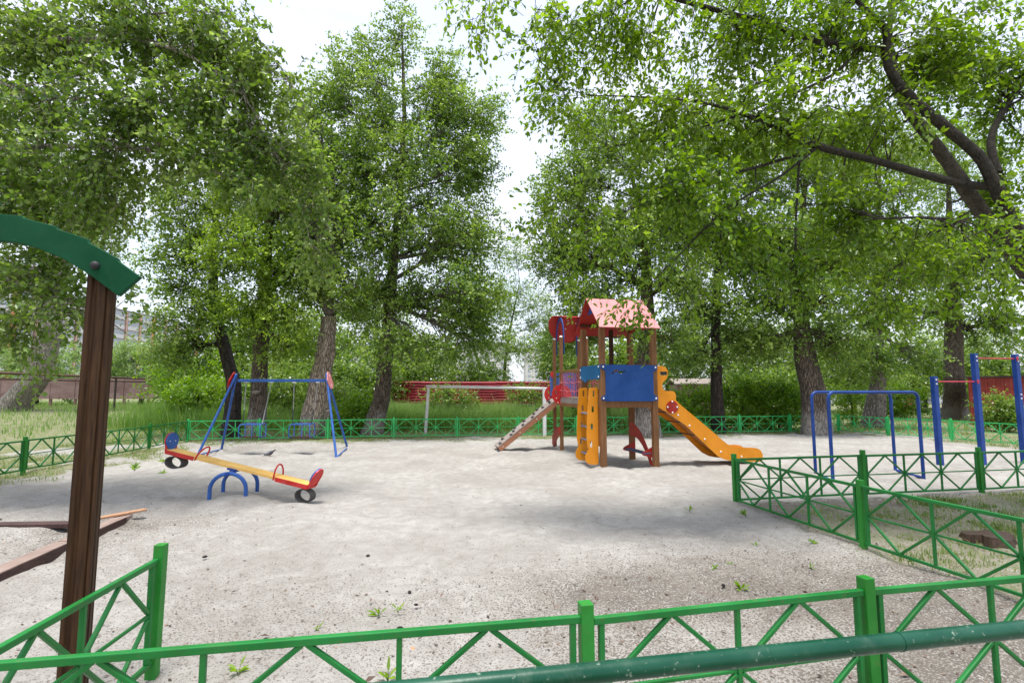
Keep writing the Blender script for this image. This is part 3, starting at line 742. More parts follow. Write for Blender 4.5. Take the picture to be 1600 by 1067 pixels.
# guard discs and ramp
for y in (3.435, 4.265):
    o2 = [(.10+.27*math.cos(a_), 1.50+.27*math.sin(a_)) for a_ in [2*math.pi*i/28 for i in range(28)]]
    h2 = [(-.05+.022*math.cos(a_)-.05*math.sin(a_)*.4, 1.56+.07*math.sin(a_)) for a_ in [2*math.pi*i/12 for i in range(12)]]
    dd = plate('guard_disc', RED, o2, [h2], .018, (0, y, 0), (1, 0, 0), (0, 0, 1), tower, bevel=.002)
    bolts(dd, [(-.04, y-.012, 1.40), (.0, y-.012, 1.28)], (0, 1, 0), .014)
r0, r1 = Vector((-1.62, 0, .085)), Vector((.03, 0, 1.365)); rd = (r1-r0).normalized(); rn = Vector((-rd.z, 0, rd.x))
for y in (3.56, 4.14):
    MB().bar(r0+Vector((0, y, 0))-rn*.055, r1+Vector((0, y, 0))-rn*.055, .04, .125, rn).build('ramp_beam', WOOD_RAMP, tower, bevel=.004)
L_ = (r1-r0).length
for i in range(14):
    p = r0+rd*(L_*(i+.5)/14)+Vector((0, 3.85, 0))+rn*.022
    MB().bar(p-Vector((0, .31, 0)), p+Vector((0, .31, 0)), L_/14-.004, .02, rn).build('ramp_plank', WOOD_GREY, tower)
for i, (s, yy) in enumerate(((.06, -.2), (.13, .1), (.24, -.22), (.30, -.05), (.35, .2), (.44, -.2), (.50, .12), (.60, -.22), (.66, .05), (.74, .22), (.80, -.05), (.90, -.2), (.93, .1))):
    p = r0+rd*(L_*s)+Vector((0, 3.85+yy, 0))+rn*.045
    MB().ball(p, .05, 8, 5, (1.1, .9, .62)).build('climbing_hold', BLACK, tower)
bolts(tower, [tuple(r0+rd*(L_*s)+Vector((0, 3.535, 0))-rn*.05) for s in (.06, .34, .62)], (0, 1, 0), .012)
plate('brace_board', RED_BD, [(3.46, .62), (3.46, .40), (3.62, .36), (4.12, .03), (4.26, .08), (4.24, .34), (3.72, .62)], [], .02, (.06, 0, 0), (0, 1, 0), (0, 0, 1), tower, bevel=.002)
# orange ladder: two slotted side boards and four rungs
def slot(cx, cz, w=.045, h=.10): return [(cx-w/2, cz-h/2+.01), (cx-w/2+.01, cz-h/2), (cx+w/2-.01, cz-h/2), (cx+w/2, cz-h/2+.01), (cx+w/2, cz+h/2-.01), (cx+w/2-.01, cz+h/2), (cx-w/2+.01, cz+h/2), (cx-w/2, cz+h/2-.01)]
lad = [(-.015, .14), (-.015, 1.64), (-.03, 1.67), (-.17, 1.66), (-.20, 1.63), (-.235, 1.25), (-.25, .95), (-.262, .72), (-.262, .55), (-.24, .45), (-.225, .40), (-.27, .31), (-.30, .24), (-.285, .15), (-.23, .10), (-.10, .085), (-.03, .09)]
for y in (.10, .76):
    plate('ladder_side', ORANGE, lad, [slot(-.10, 1.545, .04, .13), slot(-.125, 1.22, .05, .13), slot(-.15, .86, .05, .12), slot(-.17, .50, .05, .12)], .022, (-.06, y, 0), (1, 0, 0), (0, 0, 1), tower, bevel=.003)
for y in (.42, 1.06):
    la2 = [(x*.55, max(z, .45) if z < .45 else z) for x, z in lad[:12]]
    plate('ladder_side', ORANGE_IN, [(-.0, .42), (-.0, 1.62), (-.10, 1.64), (-.12, 1.2), (-.15, .8), (-.15, .5), (-.1, .42)], [slot(-.06, 1.5, .04, .1), slot(-.07, 1.0, .04, .1), slot(-.08, .65, .04, .1)], .02, (.10, y, 0), (1, 0, 0), (0, 0, 1), tower)
for z in (.27, .565, .84, 1.12):
    MB().box((-.19, .43, z), (.10, .636, .028)).build('rung', GREY_STEP, tower, bevel=.004)
# slide
sc_ = lambda q: loc_y(1000+q[0]/6.275, 560+q[1]/6.275, .05)
out_px = [(150, 70), (210, 72), (250, 88), (272, 122), (272, 165), (255, 205), (225, 232), (214, 262), (222, 295), (248, 320), (285, 318), (322, 320), (346, 342), (352, 375), (348, 405), (378, 438), (450, 500), (560, 590), (640, 658), (700, 708), (800, 795), (860, 842), (930, 868), (1020, 873), (1100, 873), (1150, 880), (1184, 902), (1200, 940), (1202, 985), (1190, 1012), (1040, 1012), (900, 1003), (830, 990), (760, 955), (690, 890), (560, 765), (440, 650), (330, 575), (240, 512), (150, 462)]
outl = [sc_(q) for q in out_px]
hn = [sc_(q) for q in ((195, 128), (265, 128), (267, 165), (195, 165))]
for y in (.05, .66):
    sp = plate('slide_side', ORANGE, outl, [hn], .022, (0, y, 0), (1, 0, 0), (0, 0, 1), tower, smooth=0, bevel=.003)
    if y < .1:
        bolts(sp, [(sc_(q)[0], y-.014, sc_(q)[1]) for q in ((370, 555), (483, 658), (632, 790), (789, 913), (992, 960))], (0, 1, 0), .021)
    cxz = sc_((311, 476)); dd = MB().disc((cxz[0], y-.02, cxz[1]), (0, 1, 0), .135, .016, 28).build('red_disc', RED_BD, sp)
    bolts(dd, [(cxz[0]+dx_, y-.034, cxz[1]+dz_) for dx_, dz_ in ((0, .115), (0, -.115), (.11, 0), (-.11, 0))], (0, 1, 0), .02)
    nm_ = MB().box((sc_((230, 146))[0], y-.006, sc_((230, 146))[1]), (.135, .004, .07)).build('name_plate', BLACK, sp)
chx = [sc_(q) for q in ((20, 395), (150, 405), (240, 460), (330, 525), (440, 600), (560, 705), (700, 835), (790, 905), (860, 940), (940, 955), (1100, 965), (1180, 975))]
vs_ = []; fs = []
for (x, z) in chx: vs_ += [(x, .062, z), (x, .648, z), (x, .062, z-.02), (x, .648, z-.02)]
for i in range(len(chx)-1):
    a_ = i*4; b_ = a_+4; fs += [(a_, a_+1, b_+1, b_), (a_+2, b_+2, b_+3, a_+3)]
MB().add(vs_, fs, True).build('slide_chute', ORANGE_IN, tower)
k = MB()
for q in ((262, 545), (372, 640), (515, 765)):
    x, z = sc_(q); k.tube([(x+.05, .062, z+.03), (x+.05, .648, z+.03)], .012, 8)
k.build('cross_rod', BLACK, tower)
# little seat under the platform with a red arc
arc = [(1.12, .78), (.98, .80), (.86, .78), (.70, .66), (.55, .50), (.42, .33), (.25, .18), (.06, .10), (.06, .30), (.22, .36), (.33, .47), (.50, .62), (.7, .58), (.9, .56), (1.12, .53)]
arc = [(1.14, .86), (1.0, .86), (.82, .81), (.62, .71), (.44, .57), (.28, .41), (.14, .24), (.04, .05), (.14, .06), (.24, .18), (.38, .32), (.54, .44), (.72, .53), (.92, .58), (1.14, .58)]
plate('arc_board', RED_BD, arc, [], .02, (W-.06, 0, 0), (0, 1, 0), (0, 0, 1), tower, smooth=3, bevel=.003)
MB().box((W-.17, .52, .29), (.18, .96, .028)).build('seat', DARK_STEP, tower, bevel=.005)
for y in (.06, 1.08):
    plate('seat_bracket', RED_BD, [(.02, .18), (.02, .42), (-.02, .44), (-.25, .32), (-.28, .28), (-.25, .25)], [], .022, (W, y, 0), (1, 0, 0), (0, 0, 1), tower, bevel=.003)

# ------------------------------------------------------------------ pigeon
pg = empty('pigeon', (-5.84, 12.72, gz(-5.84, 12.72)+.0), .12, label='small dark grey pigeon walking on the sand in front of the swings', cat='pigeon')
bm = bpy.data.meshes.new('pigeon_body')
pm, pn_, pl, pb_ = nodes('pigeon_feathers')
pc = pn_.new('ShaderNodeTexCoord'); px3 = pn_.new('ShaderNodeSeparateXYZ'); pl.new(pc.outputs['Object'], px3.inputs[0])
pl.new(mixc(pn_, pl, ramp(pn_, pl, noise(pn_, pl, 40, 2), .45, .55), mixc(pn_, pl, ramp(pn_, pl, px3.outputs['X'], -.06, .03), (.30, .29, .31), (.05, .05, .065)), (.045, .045, .055)), pb_.inputs['Base Color'])
prof = [(-.165, .045, .004, .016), (-.13, .05, .008, .022), (-.09, .065, .022, .032), (-.05, .085, .042, .044), (0, .105, .054, .052), (.04, .118, .050, .050), (.07, .135, .036, .036), (.09, .155, .024, .024), (.105, .172, .0215, .021), (.12, .180, .019, .018), (.132, .180, .010, .011), (.137, .178, .004, .005)]
mb = MB(); n = 14; vs_ = []
for (x, z, rz_, ry_) in prof:
    for k in range(n):
        a_ = 2*math.pi*k/n; vs_.append((x, ry_*math.cos(a_), z+rz_*math.sin(a_)))
fs = [(i*n+k, i*n+(k+1) % n, (i+1)*n+(k+1) % n, (i+1)*n+k) for i in range(len(prof)-1) for k in range(n)]
fs += [tuple(range(n)), tuple(range((len(prof)-1)*n, len(prof)*n))[::-1]]
bo = mb.add(vs_, fs, True).build('body', pm, pg)
for s in (-1, 1):
    w = MB().ball((-.035, s*.043, .092), .08, 12, 8, (1.15, .13, .42)); w.build('wing', pm, pg)
    MB().tube([(.01, s*.018, .06), (.012, s*.02, .025), (.004, s*.02, .0)], .0045, 6).tube([(-.012, s*.02, .003), (.034, s*.022, .003)], .003, 5).build('leg', CRIMSON, pg)
    MB().ball((.118, s*.017, .184), .003, 6, 4).build('eye', ORANGE, bo)
MB().tube([(.135, 0, .178), (.152, 0, .173)], [.005, .0015], 6).build('beak', BLACK, pg)

# ------------------------------------------------------------------ goal, poles, pipes
def fp(px, py): return G(px, py)
gl, grt = fp(664, 679), fp(851, 681)
t = empty('football_goal', (gl+grt)/2, label='old white goal frame with peeling paint behind the long back fence', cat='goal'); go = (gl+grt)/2
MB().tube([gl-go-Vector((0, 0, .3)), gl-go+Vector((.10, 0, 1.70))], .055, 12).build('post', WHITE_OLD, t)
MB().tube([grt-go-Vector((0, 0, .3)), grt-go+Vector((.0, 0, 1.66))], .07, 12).build('post', WHITE, t)
MB().tube([gl-go+Vector((.02, 0, 1.76)), grt-go+Vector((.25, 0, 1.68))], .05, 12).build('crossbar', WHITE_OLD, t)
p = G(352, 682); o = MB().tube([(0, 0, -.3), (0, 0, 1.5)], .035, 8).build('pole', IRON, label='thin black iron pole standing behind the left leg of the swing', cat='pole'); o.location = p
t = empty('gas_pipe', (-19.9, 20, 0), label='two long rusty pipes carried on thin posts in front of the brown fence', cat='pipe'); o_ = Vector((-19.9, 20, 0))
MB().tube([Vector((-19.2, 15, 2.28))-o_, Vector((-19.85, 20.3, 2.29))-o_, Vector((-21, 28, 2.3))-o_, Vector((-22.9, 40, 2.28))-o_], .055, 10).build('pipe', PEELED, t)
MB().tube([Vector((-19.2, 15, 2.02))-o_, Vector((-19.85, 20.3, 2.05))-o_, Vector((-21, 28, 2.1))-o_, Vector((-22.9, 40, 2.16))-o_], .035, 10).build('pipe', PEELED, t)
for x, y in ((-19.75, 19.9), (-20.9, 27.5), (-22, 34)):
    MB().tube([(x+19.9, y-20, -.2), (x+19.9, y-20, 2.26)], .05, 8).build('post', IRON, t)

# ------------------------------------------------------------------ far fences, sheds and blocks
def rib_panel(L, H, ribs, depth=.035):
    o = []
    for i in range(ribs):
        z0 = H*i/ribs; hz = H/ribs
        o += [(0, z0+.02*hz), (-depth, z0+.22*hz), (-depth, z0+.62*hz), (0, z0+.82*hz), (0, z0+.98*hz)]
    mb = MB(); n_ = len(o)
    vs_ = [(0, y, z) for y, z in o]+[(L, y, z) for y, z in o]
    mb.add(vs_, [(i, i+1, n_+i+1, n_+i) for i in range(n_-1)])
    mb.box((L/2, .03, H/2), (L-.01, .03, H-.01)); return mb
def sheet(name, c1, c2):
    m, n, l, b = nodes(name); a = noise(n, l, .9, 5, .65, 'World', (1, 1, 2)); hi = noise(n, l, 12, 5, .7, 'World')
    c = mixc(n, l, ramp(n, l, a, .35, .65), c1, c2); c = mixc(n, l, ramp(n, l, hi, .62, .7, 0, .5), c, (.25, .17, .14))
    l.new(c, b.inputs['Base Color']); b.inputs['Roughness'].default_value = .55; return m
CRIM_SH = sheet('crimson_sheet', (.24, .008, .02), (.42, .02, .045)); RUST_SH = sheet('rusted_sheet', (.12, .06, .05), (.25, .14, .12)); BROWN_SH = sheet('dusty_brown_sheet', (.19, .10, .095), (.30, .19, .18))
t = empty('sheet_fence', (-7.6, 30, 0), .05, label='crimson ribbed metal sheet fence behind the white goal', cat='fence')
MB().box((6.5, .12, .42), (13, .2, .84)).build('concrete_base', sheet('pale_concrete', (.40, .38, .35), (.5, .48, .45)), t)
pm1 = rib_panel(1.45, 1.3, 8).mesh('panel', CRIM_SH); pm2 = rib_panel(1.45, 1.25, 6).mesh('panel', RUST_SH)
for i in range(9):
    inst('panel', pm2 if i == 0 else pm1, t, (i*1.46-.6, .0+random.uniform(-.01, .01), .85+random.uniform(-.015, .015)))
    inst('post', MB().box((i*1.46-.6, .09, 1.1), (.06, .06, 2.1)).mesh('post', IRON), t)
a_, b_ = Vector((-35.0, 32.5, 0)), Vector((-21.8, 33.5, 0)); L = (b_-a_).length; n = 9
t = empty('plank_fence', a_, math.atan2(b_.y-a_.y, b_.x-a_.x), label='long brown weathered board fence raised on posts at the far left', cat='fence', group=None)
_pk = MB().box((L/n/2, 0, 0), (L/n-.03, .03, .148)).mesh('plank', BROWN_SH)
for i in range(n):
    w = L/n
    MB().box((i*w, .08, 1.15), (.12, .12, 2.6)).build('post', RUST_SH, t)
    for k in range(8):
        inst('plank', MB().box((w/2, 0, 0), (w-.03, .03, .148)).mesh('plank', BROWN_SH) if False else _pk, t, (i*w, random.uniform(-.006, .006), 1.17+k*.16))
t = empty('kiosk', (23.6, 23.6, 0), .55, label='maroon ribbed metal container at the right edge of the photo', cat='kiosk')
MB().box((2.0, 1.2, 1.13), (3.94, 2.3, 2.2)).build('body', MAROON, t)
vr = MB().box((0, 0, 1.1), (.06, .05, 2.15)).mesh('rib', MAROON); 
for i in range(14): inst('rib', vr, t, (.12+i*.29, .03, 0))
for i in range(8): inst('rib', vr, t, (.015, .15+i*.3, 0), (0, 0, math.pi/2))
MB().box((2.0, 1.2, 2.27), (4.1, 2.5, .08)).build('roof', IRON, t)
o = MB().box((0, 0, .5), (.42, .42, 1.2)).build('bollard', MAROON, label='short square reddish-brown post on the grass beyond the parallel bars', cat='post', bevel=.02); o.location = G(1422, 643); 
p = G(1458, 644); o = MB().tube([(-1.2, 0, .16), (1.3, .3, .17)], [.2, .17], 10).build('log', BARK_DK, label='dark log lying on the grass left of the far right trunk', cat='log'); o.location = p
st = empty('tree_stump', (5.05, 5.65, 0), label='low brown cut tree stump in the grass inside the right fence corner', cat='stump')
n = 22; vs_ = []
for k in range(n):
    a_ = 2*math.pi*k/n; r = .20*(1+.25*math.sin(3*a_+1)+.12*math.sin(7*a_)); vs_ += [(r*1.25*math.cos(a_), r*1.25*math.sin(a_), -.05), (r*math.cos(a_), r*math.sin(a_), .09+.02*math.sin(2*a_))]
vs_.append((0, 0, .085))
MB().add(vs_, [(2*k, 2*((k+1) % n), 2*((k+1) % n)+1, 2*k+1) for k in range(n)]+[(2*k+1, 2*((k+1) % n)+1, 2*n) for k in range(n)]).build('wood', wood('rotten_stump_wood', (.035, .022, .015), (.11, .07, .045)), st)

def plain(name, c, rough=.7, emi=None):
    m, n, l, b = nodes(name); a = noise(n, l, .35, 4, .6, 'World')
    l.new(mixc(n, l, ramp(n, l, a, .3, .7), tuple(x*.9 for x in c), c), b.inputs['Base Color']); b.inputs['Roughness'].default_value = rough; return m
W_PANEL = plain('white_facade_panel', (.66, .64, .65)); W_PINK = plain('pinkish_brick', (.60, .38, .31)); W_OR = plain('orange_brick', (.62, .28, .10)); W_FR = plain('dark_window_frame', (.20, .11, .10))
GLASS = plain('window_glass', (.38, .42, .47), .25); W_FAR = plain('pale_facade', (.66, .63, .61)); ROOFG = plain('roof_grey', (.25, .25, .27)); BLUER = plain('blue_roof', (.10, .25, .60)); 
# left apartment block: glazed balconies between brick piers, receding
t = empty('apartment_building', (-119, 104, 0), math.pi/2, label='tall apartment block with glazed white balconies and orange brick piers at far left', cat='apartment block')
NL, NF, BW, FH, ZB = 15, 9, 6.0, 2.85, .0
MB().box((NL*BW/2, 7.1, 12.9), (NL*BW, 14, 25.8)).build('wall', W_PINK, t)
MB().box((NL*BW/2, 6.9, 26.0), (NL*BW+1, 15.4, .35)).build('roof', ROOFG, t)
for i in range(NL+1):
    MB().box((i*BW, -.5, 12.9), (1.5 if i % 4 == 3 else .5, 1.2, 25.7)).build('pier', W_OR if i % 4 == 3 else W_PINK, t)
fm = MB().box((0, 0, .62), (4.6, .9, 1.2)).mesh('balcony', W_PANEL); sl = MB().box((0, 0, 0), (4.7, 1.0, .16)).mesh('slab', W_FR)
wf = MB()
for x in np.linspace(-2.25, 2.25, 6): wf.box((x, -.42, 1.95), (.09, .06, 1.4))
wf.box((0, -.42, 2.62), (4.6, .07, .1)); wf = wf.mesh('window_frame', W_PANEL); wg = MB().box((0, -.36, 1.95), (4.5, .03, 1.36)).mesh('pane', GLASS)
for i in range(NL):
    for j in range(NF):
        lc = ((i+.5)*BW, -.45, j*FH+.25)
        bl = inst('balcony', fm, t, lc); inst('window_frame', wf, bl); inst('pane', wg, bl); inst('slab', sl, bl, (0, 0, -.06))
# far pale blocks behind the crimson fence
for (x, y, w, h, lab) in ((-72, 300, 46, 27, 'distant pale block of flats seen above the crimson fence, left one'), (-22, 320, 40, 31, 'distant pale block of flats above the crimson fence, right behind the leaning thin trunks'), (26, 310, 36, 26, 'distant pale block of flats seen just left of the play tower')):
    t = empty('apartment_building', (x, y, 0), .06, label=lab, cat='apartment block')
    MB().box((0, 7, h/2), (w, 14, h)).build('wall', W_FAR, t); MB().box((0, 7, h+.2), (w+1, 15, .4)).build('roof', ROOFG, t)
    wm = MB().box((0, -.03, 0), (1.6, .1, 1.5)).mesh('window', GLASS)
    nx = int(w/4.2); nz = int(h/2.9)
    for i in range(nx):
        for j in range(nz): inst('window', wm, t, (-w/2+2.2+i*4.2, 0, 1.6+j*2.9))
t = empty('garage', (-6.6, 62, 0), label='low blue roofed building peeping over the crimson fence', cat='garage')
MB().box((0, 3, 1.2), (9, 6, 2.5)).build('wall', W_FAR, t); MB().box((0, 3, 2.65), (9.6, 6.6, .35)).build('roof', BLUER, t)
p = Vector((12.3, 34, 0)); t = empty('shed', p, -.1, label='small grey shed with a whitish roof between the slide top and the dark slim trunk', cat='shed')
MB().box((0, 1.3, 1.0), (3.0, 2.6, 2.0)).build('wall', BROWN_SH, t); MB().prism([(-1.7, -.2, 2.0), (1.7, -.2, 2.0), (1.7, 1.3, 2.35), (-1.7, 1.3, 2.35)], (0, 0, .08)).prism([(-1.7, 1.3, 2.35), (1.7, 1.3, 2.35), (1.7, 2.9, 2.0), (-1.7, 2.9, 2.0)], (0, 0, .08)).build('roof', WOOD_GREY, t)
MB().box((.9, -.02, .95), (.5, .04, 1.0)).build('door', W_PANEL, t); MB().box((-2.6, .2, .6), (2.2, .06, 1.1)).build('lean_to_wall', WOOD_GREY, t)
t = empty('garage', (52, 66, 0), .1, label='long low whitish building beyond the trees at the far right', cat='garage')
MB().box((0, 3, 1.5), (46, 6, 3.0)).build('wall', plain('whitewashed_wall', (.66, .66, .68)), t); MB().box((0, 3, 3.1), (47, 7, .3)).build('roof', ROOFG, t)
for i in range(9): MB().box((-20+i*5, -.04, 1.2), (2.6, .08, 2.2)).build('gate', ROOFG if i % 3 else BLUER, t)

# ------------------------------------------------------------------ vegetation
def nrmv(a): return a/np.maximum(np.linalg.norm(a, axis=-1, keepdims=True), 1e-9)
def leaf_mesh(name, pos, d, nor, L, Wd, rnd, mat, fine=False):
    """pos base, d direction, nor facing; folded leaf blades"""
    d = nrmv(d); s = nrmv(np.cross(d, nor)); nn = np.cross(s, d); L = L[:, None]; Wd = Wd[:, None]
    if fine:
        fold = nn*L*.10
        v = np.stack([pos, pos+d*L*.30-s*Wd*.5+fold, pos+d*L*.68-s*Wd*.34+fold*.7, pos+d*L-nn*L*.08, pos+d*L*.68+s*Wd*.34+fold*.7, pos+d*L*.30+s*Wd*.5+fold], 1)
        k = 6; f = np.array([[0, 1, 2, 3], [0, 3, 4, 5]])
    else:
        fold = nn*L*.08
        v = np.stack([pos, pos+d*L*.42-s*Wd*.5+fold, pos+d*L, pos+d*L*.42+s*Wd*.5+fold], 1); k = 4; f = np.array([[0, 1, 2, 3]])
    n = len(pos); q = (np.arange(n)[:, None, None]*k+f[None]).reshape(-1, 4)
    me = bpy.data.meshes.new(name); raw_mesh(me, v.reshape(-1, 3), q)
    a = me.attributes.new('rnd', 'FLOAT', 'FACE'); a.data.foreach_set('value', np.repeat(rnd, len(f)).astype(np.float32))
    me.materials.append(mat); me.update(); return me

def kmeans(P, k):
    C = P[rng.choice(len(P), k, replace=False)]
    for _ in range(6):
        a = ((P[:, None]-C[None])**2).sum(-1).argmin(1)
        for j in range(k):
            if (a == j).any(): C[j] = P[a == j].mean(0)
    return C, a
def bez(p, c, q, n): 
    t = np.linspace(0, 1, n)[:, None]; return p*(1-t)**2+c*2*t*(1-t)+q*t*t

def tubes(mb, paths, n=5):
    for pts, rs in paths: mb.tube([tuple(p) for p in pts], list(rs), n, False)

def blob_points(blobs, N, shell=.55):
    vol = np.array([b[1][0]*b[1][1]*b[1][2] for b in blobs])**(.75); cnt = rng.multinomial(N, vol/vol.sum()); out = []
    for (c, r), m in zip(blobs, cnt):
        v = nrmv(rng.normal(size=(m, 3))); rad = (shell+(1-shell)*rng.random((m, 1)))**1.0*np.where(rng.random((m, 1)) < .25, rng.random((m, 1)), 1)
        out.append(np.array(c)+v*rad*np.array(r))
    return np.concatenate(out)

def foliage(C, out, K, M, tl, ll, lw, droop=.25, upb=.35, spread=.9, col0=None):
    """C twig centres, out unit directions; K twiglets each with M leaves"""
    n = len(C)
    base = np.repeat(C, K, 0); o = np.repeat(out, K, 0)
    dr = nrmv(o*.8+rng.normal(size=base.shape)*spread*.75+np.array([0, 0, upb])); ln = tl*(.55+.75*rng.random((len(base), 1)))
    start = base+rng.normal(size=base.shape)*tl*.32
    s = np.linspace(.12, 1, M)[None, :, None]+rng.normal(size=(len(base), M, 1))*.03
    P = start[:, None]+dr[:, None]*s*ln[:, None]+np.array([0, 0, -1.])*(s**2)*ln[:, None]*droop
    tw = np.concatenate([start, dr, ln], 1)
    P = P.reshape(-1, 3); m = len(P)
    rd_ = rng.normal(size=(m, 3)); D_l = nrmv(np.repeat(dr, M, 0)*.55+nrmv(rd_)*.9+np.array([0, 0, -.45]))
    P = P+D_l*ll*.25
    N_l = nrmv(rng.normal(size=(m, 3))*.75+np.array([0, 0, .9]))
    L = ll*(.65+.6*rng.random(m)); Wd = L*lw*(.85+.3*rng.random(m))
    tr = rng.normal(size=n)*.16; c = np.repeat(np.repeat(tr, K), M)+rng.normal(size=m)*.17+.47
    if col0 is not None: c = c+np.repeat(np.repeat(col0, K), M)
    return P, D_l, N_l, L, Wd, np.clip(c, 0, 1), tw

def tree(name, label, path, radii, blobs, N, K=4, M=10, tl=.55, ll=.095, lw=.8, leaf=None, bk=None, cat='tree', group=None, limbs=9, fine=False, twigs=False,
         droop=.25, upb=.35, attach=(.35, .97), limb_r=.45, extra=None, trunk_n=18, rough=.09, clear=None, limb_mat=None, flare=1.25):
    path = [Vector(p) for p in path]; o0 = path[0].copy(); root = empty(name, o0, label=label, cat=cat, group=group)
    pp_ = np.array([tuple(p-o0) for p in path]); seg = np.r_[0, np.cumsum(np.linalg.norm(np.diff(pp_, axis=0), axis=1))]; seg = seg/seg[-1]
    at_ = lambda u: np.array([np.interp(u, seg, pp_[:, k]) for k in range(3)]); rat = lambda u: float(np.interp(u, seg, radii))
    # trunk with lumps and a flared foot
    if True:
        nr = 26; us = np.linspace(0, 1, nr); vs_ = []; ph = rng.random(6)*6.3; f = []
        us[0] = 0
        for i, u in enumerate(us):
            c = at_(u); r = rat(u)*(1+(flare-1)*math.exp(-u*16)); 
            if i == 0: c = c+np.array([0, 0, -.25])
            for k in range(trunk_n):
                a = 2*math.pi*k/trunk_n; w = 1+rough*(math.sin(2*a+ph[0]+u*4)+.7*math.sin(5*a+ph[1]+u*3)+.5*math.sin(9*a+ph[2]-u*5))+rough*.6*math.sin(u*23+a*3+ph[3])
                vs_.append((c[0]+r*w*math.cos(a), c[1]+r*w*math.sin(a), c[2]))
        for i in range(nr-1):
            for k in range(trunk_n): f.append((i*trunk_n+k, i*trunk_n+(k+1) % trunk_n, (i+1)*trunk_n+(k+1) % trunk_n, (i+1)*trunk_n+k))
        mb = MB().add(vs_, f, True); mb.add(vs_[-trunk_n:], [tuple(range(trunk_n))])
        tk = mb.build('trunk', bk or BARK, root)
    if N == 0: return root
    if K == 5: K = 7; N = int(N*.74)
    bl = [(np.array(c)-np.array(o0), r) for c, r in blobs]
    C = blob_points(bl, N)
    if clear is not None: C = C[clear(C+np.array(o0))]
    k = min(limbs, len(C)//4); cen, asg = kmeans(C, k)
    mb = MB(); lb = []
    for j in range(k):
        mem = C[asg == j]
        if not len(mem): continue
        cj = cen[j]; hz = cj[2]; dist = np.linalg.norm(cj-pp_.mean(0))
        best = None
        for u in np.linspace(attach[0], attach[1], 14):
            a = at_(u); dh = np.linalg.norm(cj-a); pen = dh+max(0, a[2]-cj[2]+.25*np.linalg.norm(cj[:2]-a[:2]))*3
            if best is None or pen < best[0]: best = (pen, u)
        u = best[1]; a = at_(u); r0 = rat(u)*limb_r; r0 = max(min(r0, .16), .02)
        ctrl = (a+cj)/2+np.array([0, 0, .12*np.linalg.norm(cj-a)])*rng.uniform(-.4, 1)+rng.normal(size=3)*.08*np.linalg.norm(cj-a)
        pts = bez(a, ctrl, cj, 9); lb.append((pts, np.linspace(r0, max(r0*.3, .012), 9)))
        for c in mem:
            i = rng.integers(3, 9); s = pts[i] if rng.random() < .8 else pts[min(8, i)]
            L_ = np.linalg.norm(c-s); ct_ = (s+c)/2+np.array([0, 0, .15*L_])+rng.normal(size=3)*.07*L_
            lb.append((bez(s, ct_, c, 5), np.linspace(max(r0*.28, .009), .004, 5)))
    tubes(mb, lb, 5)
    if extra: tubes(mb, [([np.array(p)-np.array(o0) for p in pts], rs) for pts, rs in extra], 9)
    out = nrmv(C-np.array([np.interp(C[:, 2], pp_[:, 2], pp_[:, 0]), np.interp(C[:, 2], pp_[:, 2], pp_[:, 1]), C[:, 2]]).T*np.array([1, 1, 1])+rng.normal(size=C.shape)*.15)
    P, Dl, Nl, L, Wd, c, tw = foliage(C, out, K, M, tl, ll, lw, droop, upb)
    if twigs:
        tb = [(bez(t[:3], t[:3]+t[3:6]*t[6]*.5, t[:3]+t[3:6]*t[6]+np.array([0, 0, -t[6]*droop]), 4), (.0045, .004, .003, .0015)) for t in tw[rng.random(len(tw)) < .75]]
        tubes(mb, tb, 3)
    mb.build('branches', limb_mat or bk or BARK, root)
    inst('crown', leaf_mesh('crown', P, Dl, Nl, L, Wd, c, leaf or LEAF, fine), root)
    return root
def B(px, py, d, rx, ry, rdep):      # crown lobe seen at (px,py), radii given in photo pixels and metres of depth
    s = d/F; return (tuple(D(px, py, d)), (rx*s, rdep, ry*s))

# --- twin trunks behind the swing
p0 = Vector((-9.75, 18.2, 0))
tree('poplar_tree', 'left leaning dark trunk of the twin trees behind the swing set, with a broad crown', [p0, D(366, 600, 18.3), D(350, 540, 18.4), D(333, 480, 18.5), D(335, 380, 18.6), D(340, 280, 18.6)], [.29, .25, .22, .17, .11, .05],
     [B(330, 330, 18.6, 85, 75, 1.6), B(300, 420, 18.4, 70, 60, 1.4), B(345, 250, 18.8, 60, 60, 1.4), B(320, 500, 18, 75, 45, 1.3), B(290, 555, 18.2, 45, 25, 1.0)], 640, K=5, M=11, bk=BARK_DK, limbs=13)
p0 = Vector((-8.75, 17.9, 0))
tree('poplar_tree', 'upright pale brown trunk with a bracket fungus, right one of the twin trees', [p0, D(405, 600, 17.9), D(408, 520, 17.9), D(415, 420, 18), D(425, 300, 18), D(430, 210, 18)], [.26, .235, .22, .16, .10, .04],
     [B(430, 300, 18, 80, 90, 1.8), B(400, 400, 17.6, 80, 60, 1.6), B(455, 430, 18, 60, 60, 1.5), B(400, 490, 17.3, 75, 35, 1.2), B(440, 540, 17.6, 55, 30, 1.0)], 650, K=5, M=11, limbs=13, leaf=LEAF_B)
fung = lambda name, P_, s: None
def fungus(parent_name_label, P_, s):
    for r_ in COL.objects:
        if r_.get('label') == parent_name_label:
            return MB().ball(P_-r_.location, s, 12, 6, (1.3, 1, .45)).ball(P_-r_.location+Vector((0, 0, -.05)), s*.7, 10, 5, (1.2, 1, .4)).build('bracket_fungus', WOOD_GREY, r_)
fungus('upright pale brown trunk with a bracket fungus, right one of the twin trees', D(400, 612, 17.58), .11)
